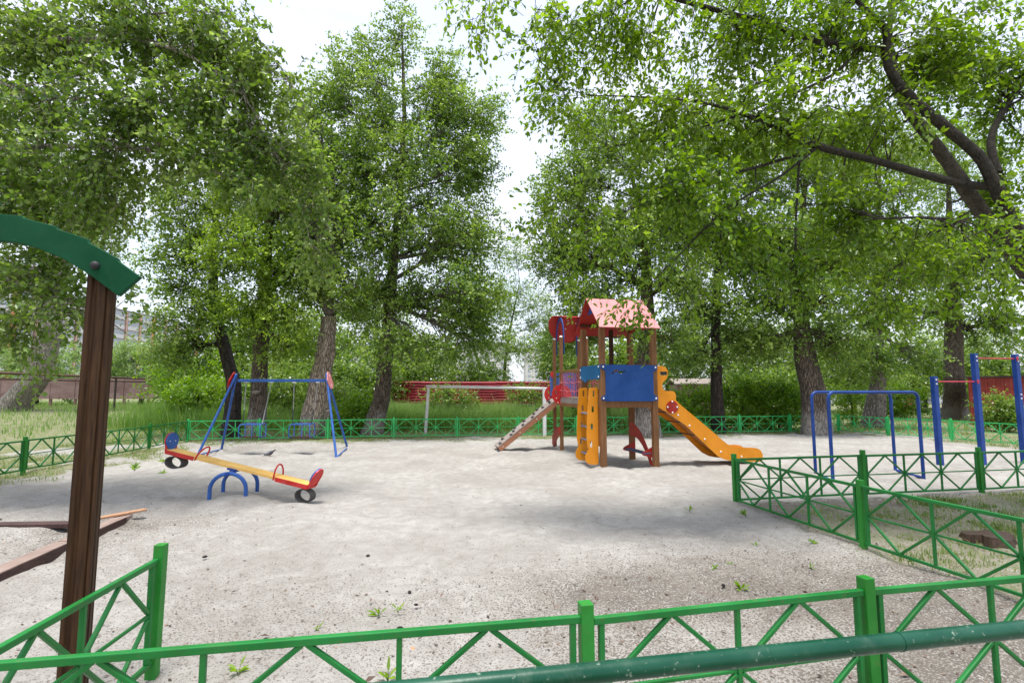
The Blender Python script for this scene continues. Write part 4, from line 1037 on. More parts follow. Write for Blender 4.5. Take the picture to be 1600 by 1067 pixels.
# --- pale split trunk
lab2 = 'thick pale split trunk with a broken top, behind the right end of the swing set'
p0 = Vector((-6.85, 17.95, 0))
tree('poplar_tree', lab2, [p0, D(497, 630, 18), D(503, 580, 18), D(510, 540, 18), D(514, 495, 18.1)], [.46, .40, .30, .29, .26],
     [B(500, 420, 18.2, 50, 60, 1.4), B(480, 330, 18.4, 60, 70, 1.5), B(500, 240, 18.6, 50, 70, 1.4), B(470, 180, 18.6, 40, 50, 1.2), B(545, 460, 18, 45, 45, 1.2), B(540, 330, 18.6, 40, 60, 1.2)], 560, K=5, M=10, bk=BARK_PALE, limbs=12, attach=(.85, 1.), rough=.12, flare=1.1, limb_mat=BARK_GREY)
fungus(lab2, D(513, 642, 17.6), .09)
# --- the tall central poplar
p0 = Vector((-5.15, 18.9, 0))
tree('poplar_tree', 'tallest poplar in the middle left with a pointed crown over the goal post', [p0, D(598, 620, 18.9), D(604, 540, 19), D(612, 440, 19), D(625, 300, 19.2), D(632, 180, 19.4), D(628, 40, 19.6)], [.34, .27, .25, .21, .12, .08, .025],
     [B(620, 60, 19.6, 34, 55, .9), B(560, 105, 19.4, 50, 55, 1.0), B(525, 160, 19.4, 45, 55, 1.0), B(690, 130, 19.5, 45, 50, 1.), B(750, 190, 19.5, 40, 45, 1.), B(600, 170, 19.4, 80, 60, 1.6), B(690, 190, 19.4, 70, 60, 1.5), B(640, 270, 19.2, 120, 75, 2.2), B(740, 260, 19.4, 48, 55, 1.2), B(620, 370, 19, 125, 70, 2.3), B(720, 370, 19, 70, 65, 1.7), B(590, 460, 18.6, 75, 50, 1.6), B(700, 470, 18.4, 85, 55, 1.8), B(650, 550, 17.9, 75, 35, 1.3), B(570, 240, 19.3, 60, 70, 1.4), B(745, 510, 18.6, 50, 45, 1.2)],
     1950, K=5, M=11, limbs=26, attach=(.3, .98), leaf=LEAF, limb_mat=BARK_GREY)
# --- thin leaning trees behind the goal
p0 = G(768, 645)
tree('thin_tree', 'thin dark leaning tree rising behind the white goal crossbar', [p0, D(760, 600, p0.y), D(742, 550, p0.y), D(735, 480, p0.y), D(740, 400, p0.y)], [.17, .13, .11, .08, .03],
     [B(745, 470, p0.y, 60, 45, 1.8), B(760, 540, p0.y-1, 70, 35, 1.8), B(730, 420, p0.y, 45, 35, 1.4), B(690, 545, p0.y, 45, 30, 1.4)], 420, K=5, M=10, ll=.10, bk=BARK_DK, limbs=9, attach=(.45, 1))
p0 = G(775, 643)
tree('thin_tree', 'forked slim tree just right of the leaning one behind the white goal', [p0, D(786, 610, p0.y), D(790, 560, p0.y), D(800, 500, p0.y), D(812, 440, p0.y)], [.17, .12, .10, .07, .03],
     [B(810, 470, p0.y, 48, 50, 1.8), B(820, 545, p0.y-.5, 50, 35, 1.6), B(850, 500, p0.y, 35, 50, 1.4), B(805, 400, p0.y, 25, 28, 1.)], 380, K=5, M=10, ll=.10, bk=BARK_DK, limbs=9, attach=(.45, 1))
# --- trees behind the tower and on the right
tree('poplar_tree', 'stout pale trunk seen under the blue panel behind the play tower', [(4.85, 18.9, 0), D(1003, 610, 18.9), D(1012, 540, 19), D(1010, 400, 19.2), D(985, 260, 19.4)], [.45, .40, .30, .18, .05],
     [B(900, 300, 19.4, 65, 75, 1.6), B(960, 240, 19.6, 75, 65, 1.6), B(880, 400, 19.2, 55, 55, 1.4), B(960, 380, 19, 90, 70, 1.8), B(1030, 330, 19.4, 70, 80, 1.6), B(930, 470, 19, 75, 50, 1.5), B(1050, 440, 18.6, 60, 50, 1.4), B(1040, 530, 18.6, 45, 45, 1.1), B(900, 530, 19.2, 50, 35, 1.1), B(920, 190, 19.8, 35, 40, 1.0)], 1300, K=5, M=11, limbs=22)
tree('poplar_tree', 'slim dark trunk rising out of the bushes to the right of the slide', [(7.95, 20.2, 0), D(1119, 600, 20.2), D(1119, 500, 20.3), D(1122, 380, 20.4), D(1128, 220, 20.6)], [.22, .20, .18, .12, .04],
     [B(1130, 240, 20.6, 75, 90, 1.8), B(1100, 370, 20.4, 80, 65, 1.7), B(1160, 400, 20.4, 70, 60, 1.6), B(1110, 480, 20, 75, 45, 1.5), B(1090, 560, 20, 40, 25, .9), B(1170, 530, 20, 50, 30, 1.2)], 900, K=5, M=11, limbs=18, bk=BARK_DK)
tree('poplar_tree', 'thick dark trunk with a split side behind the left blue parallel bar', [(11.35, 19.6, 0), D(1272, 610, 19.6), D(1258, 560, 19.6), D(1252, 520, 19.6), D(1250, 380, 19.8), D(1262, 240, 20)], [.46, .40, .36, .27, .14, .05],
     [B(1260, 260, 20, 95, 95, 2), B(1220, 380, 19.6, 75, 60, 1.7), B(1300, 400, 19.6, 75, 60, 1.7), B(1250, 470, 19.2, 80, 45, 1.6), B(1310, 540, 19.2, 50, 35, 1.1), B(1210, 540, 19.4, 45, 28, 1.)], 1050, K=5, M=11, limbs=20)
tree('poplar_tree', 'pale peeling trunk behind the middle of the blue parallel bars', [G(1362, 668), D(1372, 600, 22.6), D(1368, 530, 22.6), D(1370, 400, 22.8), D(1375, 260, 23)], [.42, .27, .24, .15, .05],
     [B(1370, 260, 23, 85, 95, 2), B(1340, 400, 22.6, 70, 60, 1.8), B(1420, 400, 22.6, 70, 60, 1.8), B(1370, 480, 22, 80, 40, 1.6), B(1350, 560, 22, 50, 35, 1.2), B(1420, 555, 22.2, 40, 30, 1.)], 900, K=5, M=10, ll=.105, limbs=18, bk=BARK_GREY)
tree('poplar_tree', 'straight grey trunk standing behind the blue pull-up posts', [G(1492, 655), D(1491, 600, 28.5), D(1490, 520, 28.5), D(1486, 400, 28.7), D(1480, 250, 29)], [.48, .42, .38, .22, .06],
     [B(1480, 260, 29, 90, 100, 2.4), B(1450, 400, 28.6, 75, 70, 2.2), B(1530, 400, 28.6, 80, 70, 2.2), B(1490, 490, 28, 90, 40, 2.), B(1560, 520, 28, 60, 35, 1.6)], 900, K=5, M=9, ll=.125, limbs=18)
tree('poplar_tree', 'leaning bleached thick trunk at the far left in front of the brown board fence', [Vector((-25.9, 27, .62)), D(60, 590, 27), D(78, 520, 27), D(95, 420, 27.2), D(110, 300, 27.4)], [.62, .55, .45, .35, .1],
     [B(60, 300, 27, 90, 110, 3), B(140, 330, 27, 60, 90, 2.4), B(20, 430, 27, 60, 60, 2.)], 600, K=5, M=9, ll=.13, bk=BARK_LIGHT, limbs=12, attach=(.6, 1))
# --- background greenery, farther away
for i, (px, py, d, rx, ry, N, lab) in enumerate([(60, 570, 36, 90, 40, 260, 'pale green bushy tree behind the brown board fence, left of the wooden post'), (225, 560, 37, 70, 36, 260, 'pale green bushy tree below the apartment block, right of the wooden post'),
        (300, 590, 30, 60, 32, 240, 'bright green thicket at the end of the rusty pipes'), (560, 590, 30, 75, 50, 330, 'dense green tree filling the gap between the split trunk and the tallest poplar'),
        (450, 600, 29, 70, 45, 300, 'dense green tree seen between the twin trunks and the split trunk'), (850, 560, 44, 0, 0, 0, ''),
        (960, 580, 27, 60, 45, 300, 'dark green tree right behind the play tower posts'), (1200, 560, 36, 90, 50, 330, 'background tree above the bright bushes right of the slide'),
        (1330, 570, 38, 70, 50, 300, 'background tree between the thick dark trunk and the pale peeling trunk'), (1440, 555, 46, 70, 50, 260, 'background tree left of the straight grey trunk'),
        (1560, 560, 40, 60, 45, 260, 'background tree above the maroon container'), (1040, 560, 40, 60, 50, 260, 'background tree above the small grey shed'), (650, 565, 34, 60, 38, 240, 'background tree right of the tallest poplar above the left end of the crimson fence'), (490, 540, 33, 70, 50, 300, 'background tree filling the gap left of the pale split trunk'), (370, 545, 33, 60, 50, 260, 'background tree behind the left leaning twin trunk'), (880, 545, 36, 50, 45, 230, 'background tree left of the play tower turret'), (1120, 520, 38, 80, 55, 300, 'background tree behind the slim dark trunk'), (1280, 530, 42, 90, 55, 300, 'background tree behind the thick dark trunk'), (1500, 560, 44, 70, 45, 260, 'background tree behind the straight grey trunk'), (1400, 590, 44, 60, 24, 200, 'low background tree between the parallel bars and the short blue post'), (590, 500, 36, 60, 50, 230, 'background tree right behind the trunk of the tallest poplar'), (430, 500, 38, 80, 50, 260, 'tall background tree between the twin trunks and the split trunk'), (740, 590, 38, 60, 22, 200, 'low background tree behind the thin leaning tree'), (1190, 600, 33, 60, 28, 240, 'low background tree above the tall bright shrub')]):
    if not N: continue
    s = d/F; c = D(px, py, d); hz = terrain(c.x, c.y)
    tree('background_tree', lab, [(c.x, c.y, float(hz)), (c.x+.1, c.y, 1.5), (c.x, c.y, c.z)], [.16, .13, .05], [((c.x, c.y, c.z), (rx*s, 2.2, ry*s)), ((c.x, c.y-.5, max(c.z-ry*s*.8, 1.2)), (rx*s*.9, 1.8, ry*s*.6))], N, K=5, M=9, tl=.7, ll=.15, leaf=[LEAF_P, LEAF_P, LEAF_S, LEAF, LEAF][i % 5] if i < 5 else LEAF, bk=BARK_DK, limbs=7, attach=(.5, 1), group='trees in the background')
# --- shrubs along the back
def shrub(px, py, d, rx, ry, N, lab, leaf=LEAF_S, ll=.09, dep=.8):
    s = d/F; c = D(px, py, d); z0 = gz(c.x, c.y)
    tree('shrub', lab, [(c.x, c.y, z0), (c.x, c.y, max(c.z, z0+.5))], [.05, .02], [((c.x, c.y, c.z), (rx*s, dep, ry*s)), ((c.x, c.y-.2, z0+.4), (rx*s*.95, dep*.9, .4))], N, K=4, M=8, tl=.35, ll=ll, leaf=leaf, bk=BARK_DK, cat='shrub', limbs=6, attach=(.0, .8), group='shrubs behind the back fence', droop=.15)
shrub(1085, 625, 21.5, 40, 22, 160, 'dark green shrub between the slide and the slim dark trunk')
shrub(1160, 615, 21.8, 50, 32, 280, 'bright yellow-green shrub right of the slim dark trunk')
shrub(1215, 620, 21.6, 45, 34, 260, 'tall bright shrub left of the thick dark trunk')
shrub(1060, 640, 20.8, 30, 16, 110, 'low dark shrub directly above the middle of the slide')
shrub(560, 640, 19.5, 32, 26, 170, 'yellow-green shrub between the split trunk and the tallest poplar')
shrub(530, 615, 22, 30, 20, 120, 'green shrub peeping out right of the split trunk', LEAF)
shrub(925, 625, 22, 40, 26, 150, 'dark shrub behind the orange ladder', LEAF)
shrub(1330, 620, 25, 30, 22, 110, 'light green shrub between the thick dark trunk and the pale peeling trunk')
shrub(1520, 610, 33, 30, 18, 110, 'light green shrub right of the straight grey trunk', ll=.12)
shrub(1562, 645, 21.5, 22, 30, 150, 'dark green shrub in front of the maroon container', LEAF)
shrub(700, 622, 25.5, 45, 20, 170, 'green shrub behind the crossbar of the goal, left half', LEAF)
shrub(830, 618, 26, 40, 20, 150, 'green shrub left of the play tower ramp top', LEAF)
shrub(310, 615, 22.5, 55, 26, 260, 'bright shrub behind the left leg of the swing')
shrub(445, 612, 22.5, 40, 26, 200, 'green shrub seen between the two hanging swings', LEAF)
shrub(1400, 618, 31, 45, 18, 150, 'light shrub behind the right end of the parallel bars', ll=.12)
shrub(1590, 617, 14.5, 12, 16, 70, 'leafy sprig hanging in front of the right blue pull-up post', LEAF, .07, .25) if False else None

# --- near tree on the right
T = lambda px, py, d: tuple(D(px, py, d))
ex = [([T(1760, 640, 7.2), T(1640, 440, 6.8), T(1590, 350, 6.6), T(1549, 292, 6.5), T(1500, 232, 6.5), T(1432, 175, 6.4), T(1392, 105, 6.4), T(1362, 48, 6.4), T(1330, -20, 6.4), T(1290, -90, 6.4)], [.17, .15, .13, .12, .10, .085, .08, .06, .05, .03]),
      ([T(1549, 292, 6.35), T(1500, 287, 6.4), T(1440, 272, 6.3), T(1370, 252, 6.2), T(1275, 228, 6.1), T(1200, 195, 6.), T(1110, 163, 6.), T(1000, 152, 6.), T(930, 150, 6.)], [.05, .05, .05, .042, .045, .024, .018, .012, .006]),
      ([T(1389, 82, 6.4), T(1340, 73, 6.3), T(1270, 62, 6.2), T(1170, 30, 6.1), T(1060, 0, 6.), T(960, -30, 6.), T(840, -40, 6.2), T(740, -20, 6.4)], [.05, .045, .04, .033, .028, .02, .014, .006]),
      ([T(1270, 235, 6.1), T(1180, 262, 6.), T(1080, 288, 5.9), T(980, 330, 5.9), T(900, 370, 6.)], [.022, .018, .012, .008, .004]),
      ([T(1275, 232, 6.1), T(1220, 275, 6.), T(1130, 330, 6.), T(1060, 400, 6.), T(1010, 450, 6.2)], [.02, .014, .011, .007, .004]),
      ([T(1250, 235, 6.1), T(1246, 300, 6.1), T(1243, 380, 6.1), T(1250, 480, 6.2)], [.014, .013, .012, .006]),
      ([T(1560, 270, 6.5), T(1548, 220, 6.6), T(1570, 170, 6.8), T(1605, 120, 7)], [.05, .045, .04, .035]),
      ([T(1340, 73, 6.3), T(1300, 118, 6.2), T(1180, 170, 6.2), T(1040, 215, 6.2), T(900, 235, 6.3)], [.02, .018, .014, .01, .004]),
      ([T(1500, 345, 5.9), T(1440, 340, 5.8), T(1370, 342, 5.7)], [.02, .016, .01])]
nearR = [B(1330, 60, 6.4, 150, 70, 1.0), B(1150, 60, 6.2, 140, 70, 1.0), B(980, 50, 6.1, 110, 60, .9), B(860, 60, 6.2, 80, 55, .7), B(770, 25, 6.3, 60, 30, .5), B(1200, 190, 6., 140, 60, .9), B(1040, 190, 6., 120, 60, .8), B(920, 170, 6.2, 70, 50, .6), B(870, 150, 6.4, 40, 60, .5),
         B(1050, 300, 5.9, 120, 60, .7), B(940, 360, 6, 75, 45, .5), B(1150, 350, 6., 110, 60, .7), B(1350, 200, 6.6, 110, 60, .9), B(1450, 90, 6.8, 110, 80, 1.0), B(1560, 120, 7, 70, 110, 1.0), B(1330, 330, 6.2, 90, 60, .7), B(1470, 380, 6, 110, 60, .8), B(1570, 440, 6., 60, 50, .6),
         B(1060, 440, 6., 60, 35, .4), B(1000, 480, 6.3, 42, 26, .3), B(850, 330, 6.4, 40, 25, .3), B(1230, 430, 6.2, 60, 40, .5), B(1400, 460, 6., 70, 35, .6), B(1700, 200, 6.5, 80, 200, 1.5), B(1250, -80, 6.5, 300, 60, 1.5), B(900, 430, 6.2, 30, 18, .25), B(1560, 300, 6.6, 50, 60, .6)]
def clrR(W_):
    d = W_[:, 1]; u = 800+F*W_[:, 0]/d; v = 610.5-F*(W_[:, 2]-CH)/d
    return ~((u > 1015) & (u < 1500) & (v > 505)) & ~((v > 470) & (u < 985))

def near_tree(name, label, paths, blobs, N, leaf, bk, K=4, M=11, tl=.36, ll=.074, lw=.56, droop=.35, upb=-.05, clear=None, trunk_paths=2, tw_m=None):
    o0 = np.array(paths[0][0][0]); root = empty(name, tuple(o0), label=label, cat='tree')
    def smooth(pts, rs):
        pts = np.array(pts, float); n = len(pts); t = np.arange(n); tt = np.linspace(0, n-1, (n-1)*4+1); out = []
        for u in tt:
            i = min(int(u), n-2); f = u-i; p1, p2 = pts[i], pts[i+1]; p0_ = pts[max(i-1, 0)]; p3 = pts[min(i+2, n-1)]
            out.append(.5*(2*p1+(p2-p0_)*f+(2*p0_-5*p1+4*p2-p3)*f*f+(3*p1-p0_-3*p2+p3)*f**3))
        return np.array(out)-o0, np.interp(tt, t, rs)
    sk = [smooth(*p) for p in paths]
    mb = MB()
    for k, (p, r) in enumerate(sk):
        r = r*(1+rng.normal(size=len(r))*.03)
        if k < trunk_paths: MB().tube([tuple(q) for q in p], list(r), 18).build('trunk', BARK_NLIT if (k == 0 and trunk_paths > 1) else bk, root)
    mb = MB()
    for k, (p, r) in enumerate(sk):
        if k >= trunk_paths: mb.tube([tuple(q) for q in p], list(r*(1+rng.normal(size=len(r))*.03)), 9)
    NP = np.concatenate([p for p, r in sk]); NR = np.concatenate([r for p, r in sk])
    C = blob_points(blobs, N, .2)
    if clear is not None: C = C[clear(C)]
    C = C-o0; lb = []; outs = []
    hub = NP.copy(); hr = NR.copy()
    order = np.argsort(((C[:, None]-NP[None])**2).sum(-1).min(1))
    for i in order:
        c = C[i]; d2 = np.linalg.norm(hub-c, axis=1); j = int((d2+np.where(hr < .004, .6, 0)+np.where(d2 < .25, .35, 0)).argmin()); s = hub[j]
        L_ = np.linalg.norm(c-s); m = (s+c)/2+np.array([0, 0, .10*L_])+rng.normal(size=3)*.05*L_
        pth = bez(s, m, c, 6); r0 = min(hr[j]*.6, .012)
        lb.append((pth, np.linspace(max(r0, .004), .0025, 6))); outs.append((c-s)/max(L_, 1e-3))
        if L_ > .5: hub = np.vstack([hub, pth[2:5:2]]); hr = np.r_[hr, [max(r0*.8, .0041)]*2]
    outs_ = np.zeros_like(C); outs_[order] = np.array(outs)
    tubes(mb, lb, 5)
    P, Dl, Nl, L, Wd, c, tw = foliage(C, outs_, K, M, tl, ll, lw, droop, upb)
    tb = [(bez(t[:3], t[:3]+t[3:6]*t[6]*.5, t[:3]+t[3:6]*t[6]+np.array([0, 0, -t[6]*droop]), 4), (.0035, .003, .0025, .0015)) for t in tw]
    tubes(mb, tb, 3)
    mb.build('branches', bk, root)
    inst('crown', leaf_mesh('crown', P, Dl, Nl, L, Wd, c, leaf, True), root)
    return root
stem1 = ([(9.6, 7.0, -.2), T(1860, 800, 7.1), T(1720, 590, 7.), T(1645, 480, 6.9), T(1600, 420, 6.8), T(1556, 362, 6.7), T(1512, 300, 6.6), T(1482, 255, 6.6), T(1442, 201, 6.6), T(1412, 160, 6.6), T(1390, 60, 6.7), T(1400, -60, 6.8)], [.2, .16, .125, .11, .10, .092, .086, .08, .07, .055, .035, .02])
ex[0] = ([(9.7, 6.6, -.2), T(1880, 760, 6.7), T(1700, 520, 6.6), T(1600, 378, 6.4), T(1552, 285, 6.3), T(1530, 245, 6.3), T(1482, 203, 6.3), T(1420, 149, 6.3), T(1388, 105, 6.3), T(1382, 45, 6.3), T(1340, 2, 6.3), T(1290, -90, 6.4)], [.16, .13, .105, .08, .072, .066, .06, .056, .05, .042, .03, .02])
near_tree('elm_tree', 'near dark-limbed tree at the right whose long leafy boughs hang over the playground', [stem1]+ex, nearR, 1080, LEAF_N, BARK_NEAR, clear=clrR)
exL = [([(-11.2, 7.6, -.2), (-11.3, 7.8, 1.5), (-11.0, 8.0, 3.2), (-10.6, 8.2, 5), (-10.4, 8.4, 8)], [.45, .38, .33, .27, .16]),
       ([(-11.0, 8.0, 3.2), T(-250, 290, 7.9), T(-90, 250, 7.7), T(35, 231, 7.5), T(115, 229, 7.4), T(230, 234, 7.3), T(320, 262, 7.3), T(400, 300, 7.4)], [.16, .10, .06, .04, .036, .026, .015, .006]),
       ([(-10.7, 8.1, 4.6), T(-250, 90, 7.9), T(-100, 66, 7.7), T(30, 66, 7.5), T(130, 63, 7.4), T(222, 66, 7.3), T(300, 90, 7.3), T(380, 150, 7.4), T(440, 260, 7.5)], [.18, .11, .07, .05, .045, .034, .024, .014, .005]),
       ([T(165, 60, 7.4), T(200, 34, 7.3), T(260, 20, 7.3), T(360, 20, 7.4)], [.03, .02, .015, .005]),
       ([(-10.5, 8.3, 6.5), T(-100, -80, 8), T(100, -50, 7.8), T(280, -10, 7.8), T(400, 60, 7.8), T(460, 140, 7.8)], [.14, .09, .05, .03, .015, .005]),
       ([(-11.1, 7.9, 2.8), T(-200, 440, 8), T(-60, 430, 7.6), T(60, 450, 7.4), T(150, 490, 7.3), T(210, 530, 7.4)], [.10, .06, .035, .02, .012, .004]),
       ([T(-100, 66, 7.7), T(0, 130, 7.4), T(120, 155, 7.3), T(152, 143, 7.2), T(250, 160, 7.3)], [.05, .03, .018, .015, .005])]
nearL = [B(60, 60, 7.5, 110, 70, .9), B(200, 50, 7.4, 110, 65, .9), B(330, 60, 7.5, 90, 55, .8), B(400, 120, 7.7, 55, 55, .6), B(450, 150, 7.8, 28, 50, .4), B(70, 170, 7.5, 110, 60, .9), B(200, 170, 7.3, 110, 55, .8), B(320, 160, 7.4, 80, 60, .7), B(400, 220, 7.6, 65, 55, .6), B(460, 250, 7.8, 40, 70, .5),
         B(60, 270, 7.5, 100, 45, .8), B(180, 255, 7.3, 90, 40, .7), B(290, 245, 7.3, 80, 40, .6), B(380, 290, 7.5, 60, 35, .5), B(50, 350, 7.5, 80, 40, .7), B(160, 320, 7.4, 60, 32, .5), B(220, 350, 7.5, 30, 20, .3), B(60, 430, 7.4, 95, 50, .6), B(40, 510, 7.3, 80, 45, .5), B(120, 480, 7.3, 60, 40, .4), B(190, 470, 7.4, 36, 30, .3), B(70, 565, 7.2, 40, 18, .3), B(-100, 200, 8, 120, 220, 1.2), B(200, -60, 8, 260, 50, 1.2),
         B(490, 320, 8.0, 30, 45, .4), B(500, 400, 8.2, 15, 20, .25)]
def clrL(W_):
    d = W_[:, 1]; u = 800+F*W_[:, 0]/d; v = 610.5-F*(W_[:, 2]-CH)/d
    hole = ((u > 190) & (u < 290) & (v > 315) & (v < 480)) | ((u > 440) & (v < 60)) | (((u-60)**2/900+(v-190)**2/200) < 1) | (((u-215)**2/1200+(v-300)**2/150) < 1)
    hole2 = (u > 90) & (v > 540)
    return ~hole & ~hole2 & (v < 585) & ~((v > 500) & (u > 30) & (rng.random(len(u)) < .55))
near_tree('poplar_tree', 'near leafy tree at the upper left with bleached horizontal boughs, trunk outside the photo', exL, nearL, 1250, LEAF, BARK_LIGHT, K=5, M=10, tl=.38, ll=.072, lw=.78, droop=.35, upb=-.05, clear=clrL, trunk_paths=1)

# ------------------------------------------------------------------ grass, weeds, litter
def blades(name, x, y, h, w, lean, mat, base=.5, seg=1, **k):
    n = len(x); z = terrain(x, y); a = rng.random(n)*6.283; s = np.stack([np.cos(a), np.sin(a), np.zeros(n)], 1)
    l_ = rng.normal(size=(n, 2))*lean[:, None] if hasattr(lean, '__len__') else rng.normal(size=(n, 2))*lean
    P = np.stack([x, y, z-.03], 1); ln = np.c_[l_, np.zeros(n)]
    Hh = np.c_[np.zeros((n, 2)), h]; w = w[:, None]
    m1 = P+Hh*.55+ln*h[:, None]*.3; tp = P+Hh+ln*h[:, None]
    v = np.stack([P-s*w*.5, P+s*w*.5, m1+s*w*.42, m1-s*w*.42, tp], 1)
    i = np.arange(n)[:, None]*5
    me = bpy.data.meshes.new(name); co = v.reshape(-1, 3)
    q = (i+np.array([[0, 1, 2, 3]])); t = (i+np.array([[3, 2, 4]]))
    me.vertices.add(len(co)); me.vertices.foreach_set('co', co.astype(np.float32).reshape(-1))
    li = np.c_[q, t].reshape(-1); me.loops.add(len(li)); me.loops.foreach_set('vertex_index', li.astype(np.int32))
    st = np.c_[np.arange(n)*7, np.arange(n)*7+4].reshape(-1); me.polygons.add(2*n); me.polygons.foreach_set('loop_start', st.astype(np.int32)); me.update(calc_edges=True)
    c = np.clip(base+(vnoise(x, y, 1.3, 21)-.5)*.6+rng.normal(size=n)*.2, 0, 1)
    at = me.attributes.new('rnd', 'FLOAT', 'FACE'); at.data.foreach_set('value', np.repeat(c, 2).astype(np.float32))
    me.materials.append(mat); me.update(); return inst(name, me, **k)
# short turf wherever the soil is grassy
n = 330000; x = rng.uniform(-13.4, 17.3, n); y = rng.uniform(2.5, 22.8, n)
keep = (rng.random(n) < (grassness(x, y)-.12)*np.clip(vnoise(x, y, .22, 31)*1.7-.25, 0, 1)*1.2) & (np.abs(x) < y*1.05+1)
x, y = x[keep], y[keep]; nn = len(x)
blades('short_grass', x, y, rng.uniform(.03, .11, nn)*np.where(y > far_line(x), 1.3, 1), rng.uniform(.007, .014, nn), .5, GRASS, .5, kind='stuff', label='patchy short grass along the fences and in the right corner', cat='grass')
# knee-high and tall meadow behind the back fence
def meadow(n, x0, x1, y0, y1, dens, hmin, hmax, w0, name, base, lab, mat=GRASS_T):
    x = rng.uniform(x0, x1, n); y = rng.uniform(y0, y1, n); k = rng.random(n) < dens(x, y); x, y = x[k], y[k]; m = len(x)
    hh = rng.uniform(hmin, hmax, m)*(.7+.5*vnoise(x, y, 1.6, 41))
    blades(name, x, y, hh, rng.uniform(w0, w0*2, m), .22, mat, base, kind='stuff', label=lab, cat='grass')
meadow(85000, -17, 9, 20.5, 28, lambda x, y: sstep(20.0, 21.8, y-.06*(x+10)+(vnoise(x, y, 1.5, 5)-.5)*2)*sstep(9, 6, x)*sstep(-17, -14.5, x), .5, 1.12, .012, 'tall_grass', .45, 'band of tall feathery green grass behind the back fence')
meadow(90000, -40, 40, 16.5, 44, lambda x, y: (sstep(17.5, 20, y-.06*(x+10))*.6+.25*(x < -11))*np.clip(vnoise(x, y, .7, 61)*2-.3, 0, 1), .10, .32, .016, 'meadow_grass', .6, 'rough knee-high grass around the trees in the background')
meadow(6000, -17, 9, 20.8, 27, lambda x, y: sstep(9, 6, x)*sstep(-17, -14.5, x)*vnoise(x, y, 1.1, 71)*1.3, .85, 1.4, .010, 'seed_stalks', .95, 'pale taller seed stalks standing out of the tall grass')
meadow(42000, 3.0, 10, 2.4, 9.0, lambda x, y: (x > A_[0]+(A_[1]-y)*.183+.1)*(y < A_[1]+(x-A_[0])*.193-.05)*np.clip(vnoise(x, y, .55, 81)*2.2-.6, 0, 1), .03, .11, .008, 'corner_grass', .4, 'thin grass on dark soil inside the right fence corner', GRASS)
# litter on the sand: bits of bark, seeds, twigs
n = 100000; x = rng.uniform(-9, 10, n); y = rng.uniform(2.0, 16.5, n)
keep = rng.random(n) < np.clip(dirt_and_tone(x, y)*1.0+.05, 0, 1)*np.clip(4.5/y, .2, 1)*1.5; x, y = x[keep], y[keep]; n = len(x)
z = terrain(x, y)+(vnoise(x, y, .34, 7)-.5)*.050+(vnoise(x, y, .17, 8)-.5)*.030+(vnoise(x, y, 1.7, 9)-.5)*.05+.006
a = rng.random(n)*6.28; L = rng.gamma(2, .0055, n)+.004; dd = np.stack([np.cos(a), np.sin(a), rng.normal(size=n)*.2], 1)
inst('litter', leaf_mesh('litter', np.stack([x, y, z], 1), dd, nrmv(rng.normal(size=(n, 3))*.3+np.array([0, 0, 1])), L, L*rng.uniform(.15, .7, n), rng.random(n), leafmat('dry_litter', (.03, .02, .015), (.10, .065, .045), (.24, .17, .11), .05, .9), False), kind='stuff', label='dark crumbs of bark, seeds and twigs scattered on the sand', cat='litter')
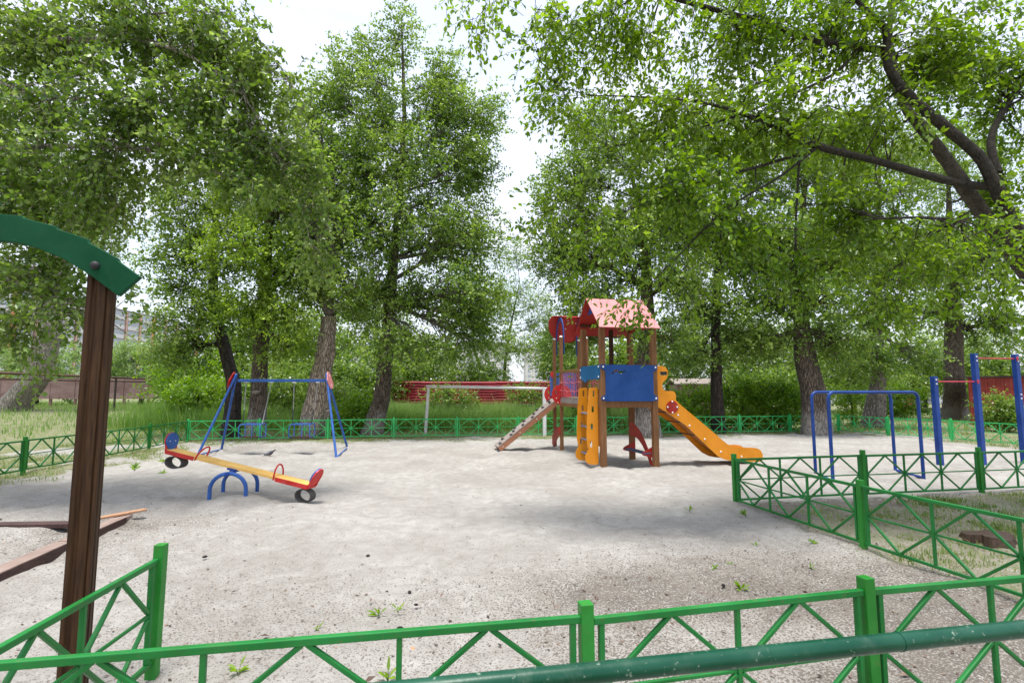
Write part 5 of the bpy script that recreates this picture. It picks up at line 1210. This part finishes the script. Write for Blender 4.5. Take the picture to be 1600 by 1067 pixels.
# single weeds in the sand
def weed(px, py, s, lab, k=9):
    p = G(px, py); root = empty('weed', (p.x, p.y, 0), label=lab, cat='weed', group='weeds sprouting in the sand')
    a = rng.random(k)*6.28; el = rng.uniform(.25, 1.1, k); d = np.stack([np.cos(a)*np.cos(el), np.sin(a)*np.cos(el), np.sin(el)], 1)
    nor = np.stack([-np.cos(a)*np.sin(el), -np.sin(a)*np.sin(el), np.cos(el)], 1)
    stem = d*np.array([.35, .35, .5])*s*rng.uniform(.2, 1, (k, 1))
    mb = MB()
    for q in stem: mb.tube([(0, 0, -.01), tuple(q*.6), tuple(q)], [.002, .0018, .0012], 4, False)
    mb.build('stem', LEAF_S, root)
    inst('leaves', leaf_mesh('leaves', stem, d, nor, s*rng.uniform(.6, 1.1, k), s*rng.uniform(.2, .34, k), rng.uniform(.2, .9, k), LEAF_S, True), root)
for w in [(592, 962, .075, 'weed with three leaves left of the middle above the nearest fence rail', 6), (622, 955, .06, 'small weed just right of the three-leaved one above the nearest fence rail', 5), (606, 1062, .09, 'small weed under the nearest rail, cut by the bottom edge of the photo', 7), (372, 1050, .08, 'small weed under the rail left of the bottom centre', 7),
          (1117, 890, .06, 'sprout in the sand left of the nearest fence corner panel', 6), (1140, 884, .05, 'flat sprout right beside the first one near the right fence', 5), (1160, 924, .08, 'upright weed above the nearest rail, left of the tall nearest post', 8), (1180, 853, .05, 'tiny sprout close to the bottom of the receding right fence', 5),
          (1270, 850, .07, 'flat leafy weed at the foot of the receding right fence', 7), (1268, 888, .05, 'tiny pale sprout below the flat leafy weed', 5), (1077, 798, .08, 'thin weed in the open sand left of the green corner post', 6), (1165, 806, .09, 'leafy weed at the foot of the green corner post', 10),
          (210, 735, .14, 'clump of weeds left below the raised end of the seesaw', 14), (255, 722, .12, 'clump of weeds right under the raised end of the seesaw', 12), (255, 740, .09, 'smaller weed clump below the raised tyre bumper', 10), (380, 772, .06, 'sprout between the blue arches of the seesaw', 6), (495, 985, .05, 'tiny sprout just above the near rail left of centre', 5)]: weed(*w)
# broad leaved plants among the meadow
for px, py, s in ((300, 0, 0),): pass
# pebbles and crumbs
for i, (px, py, s) in enumerate([(625, 982, .02), (1130, 915, .02), (640, 925, .017), (650, 945, .014), (320, 870, .02), (645, 1015, .022), (780, 800, .018), (575, 868, .016)]):
    p = G(px, py); o = MB().ball((0, 0, .004), s, 7, 5, (1.3, .9, .6)).build('pebble', [BARK_DK, WOOD_ORANGE][i in (5,)], label=['flat dark chip beside the rail', 'dark clod of soil in the darker sand', 'brown chip right of the three-leaved weed', 'small dark chip near the three-leaved weed', 'dark clod left of the sand centre', 'pinkish chip just above the nearest rail', 'dark clod in the bright middle of the sand', 'small dark clod in the lower middle of the sand'][i], cat='chip'); o.location = (p.x, p.y, gz(p.x, p.y)); o.rotation_euler.z = i
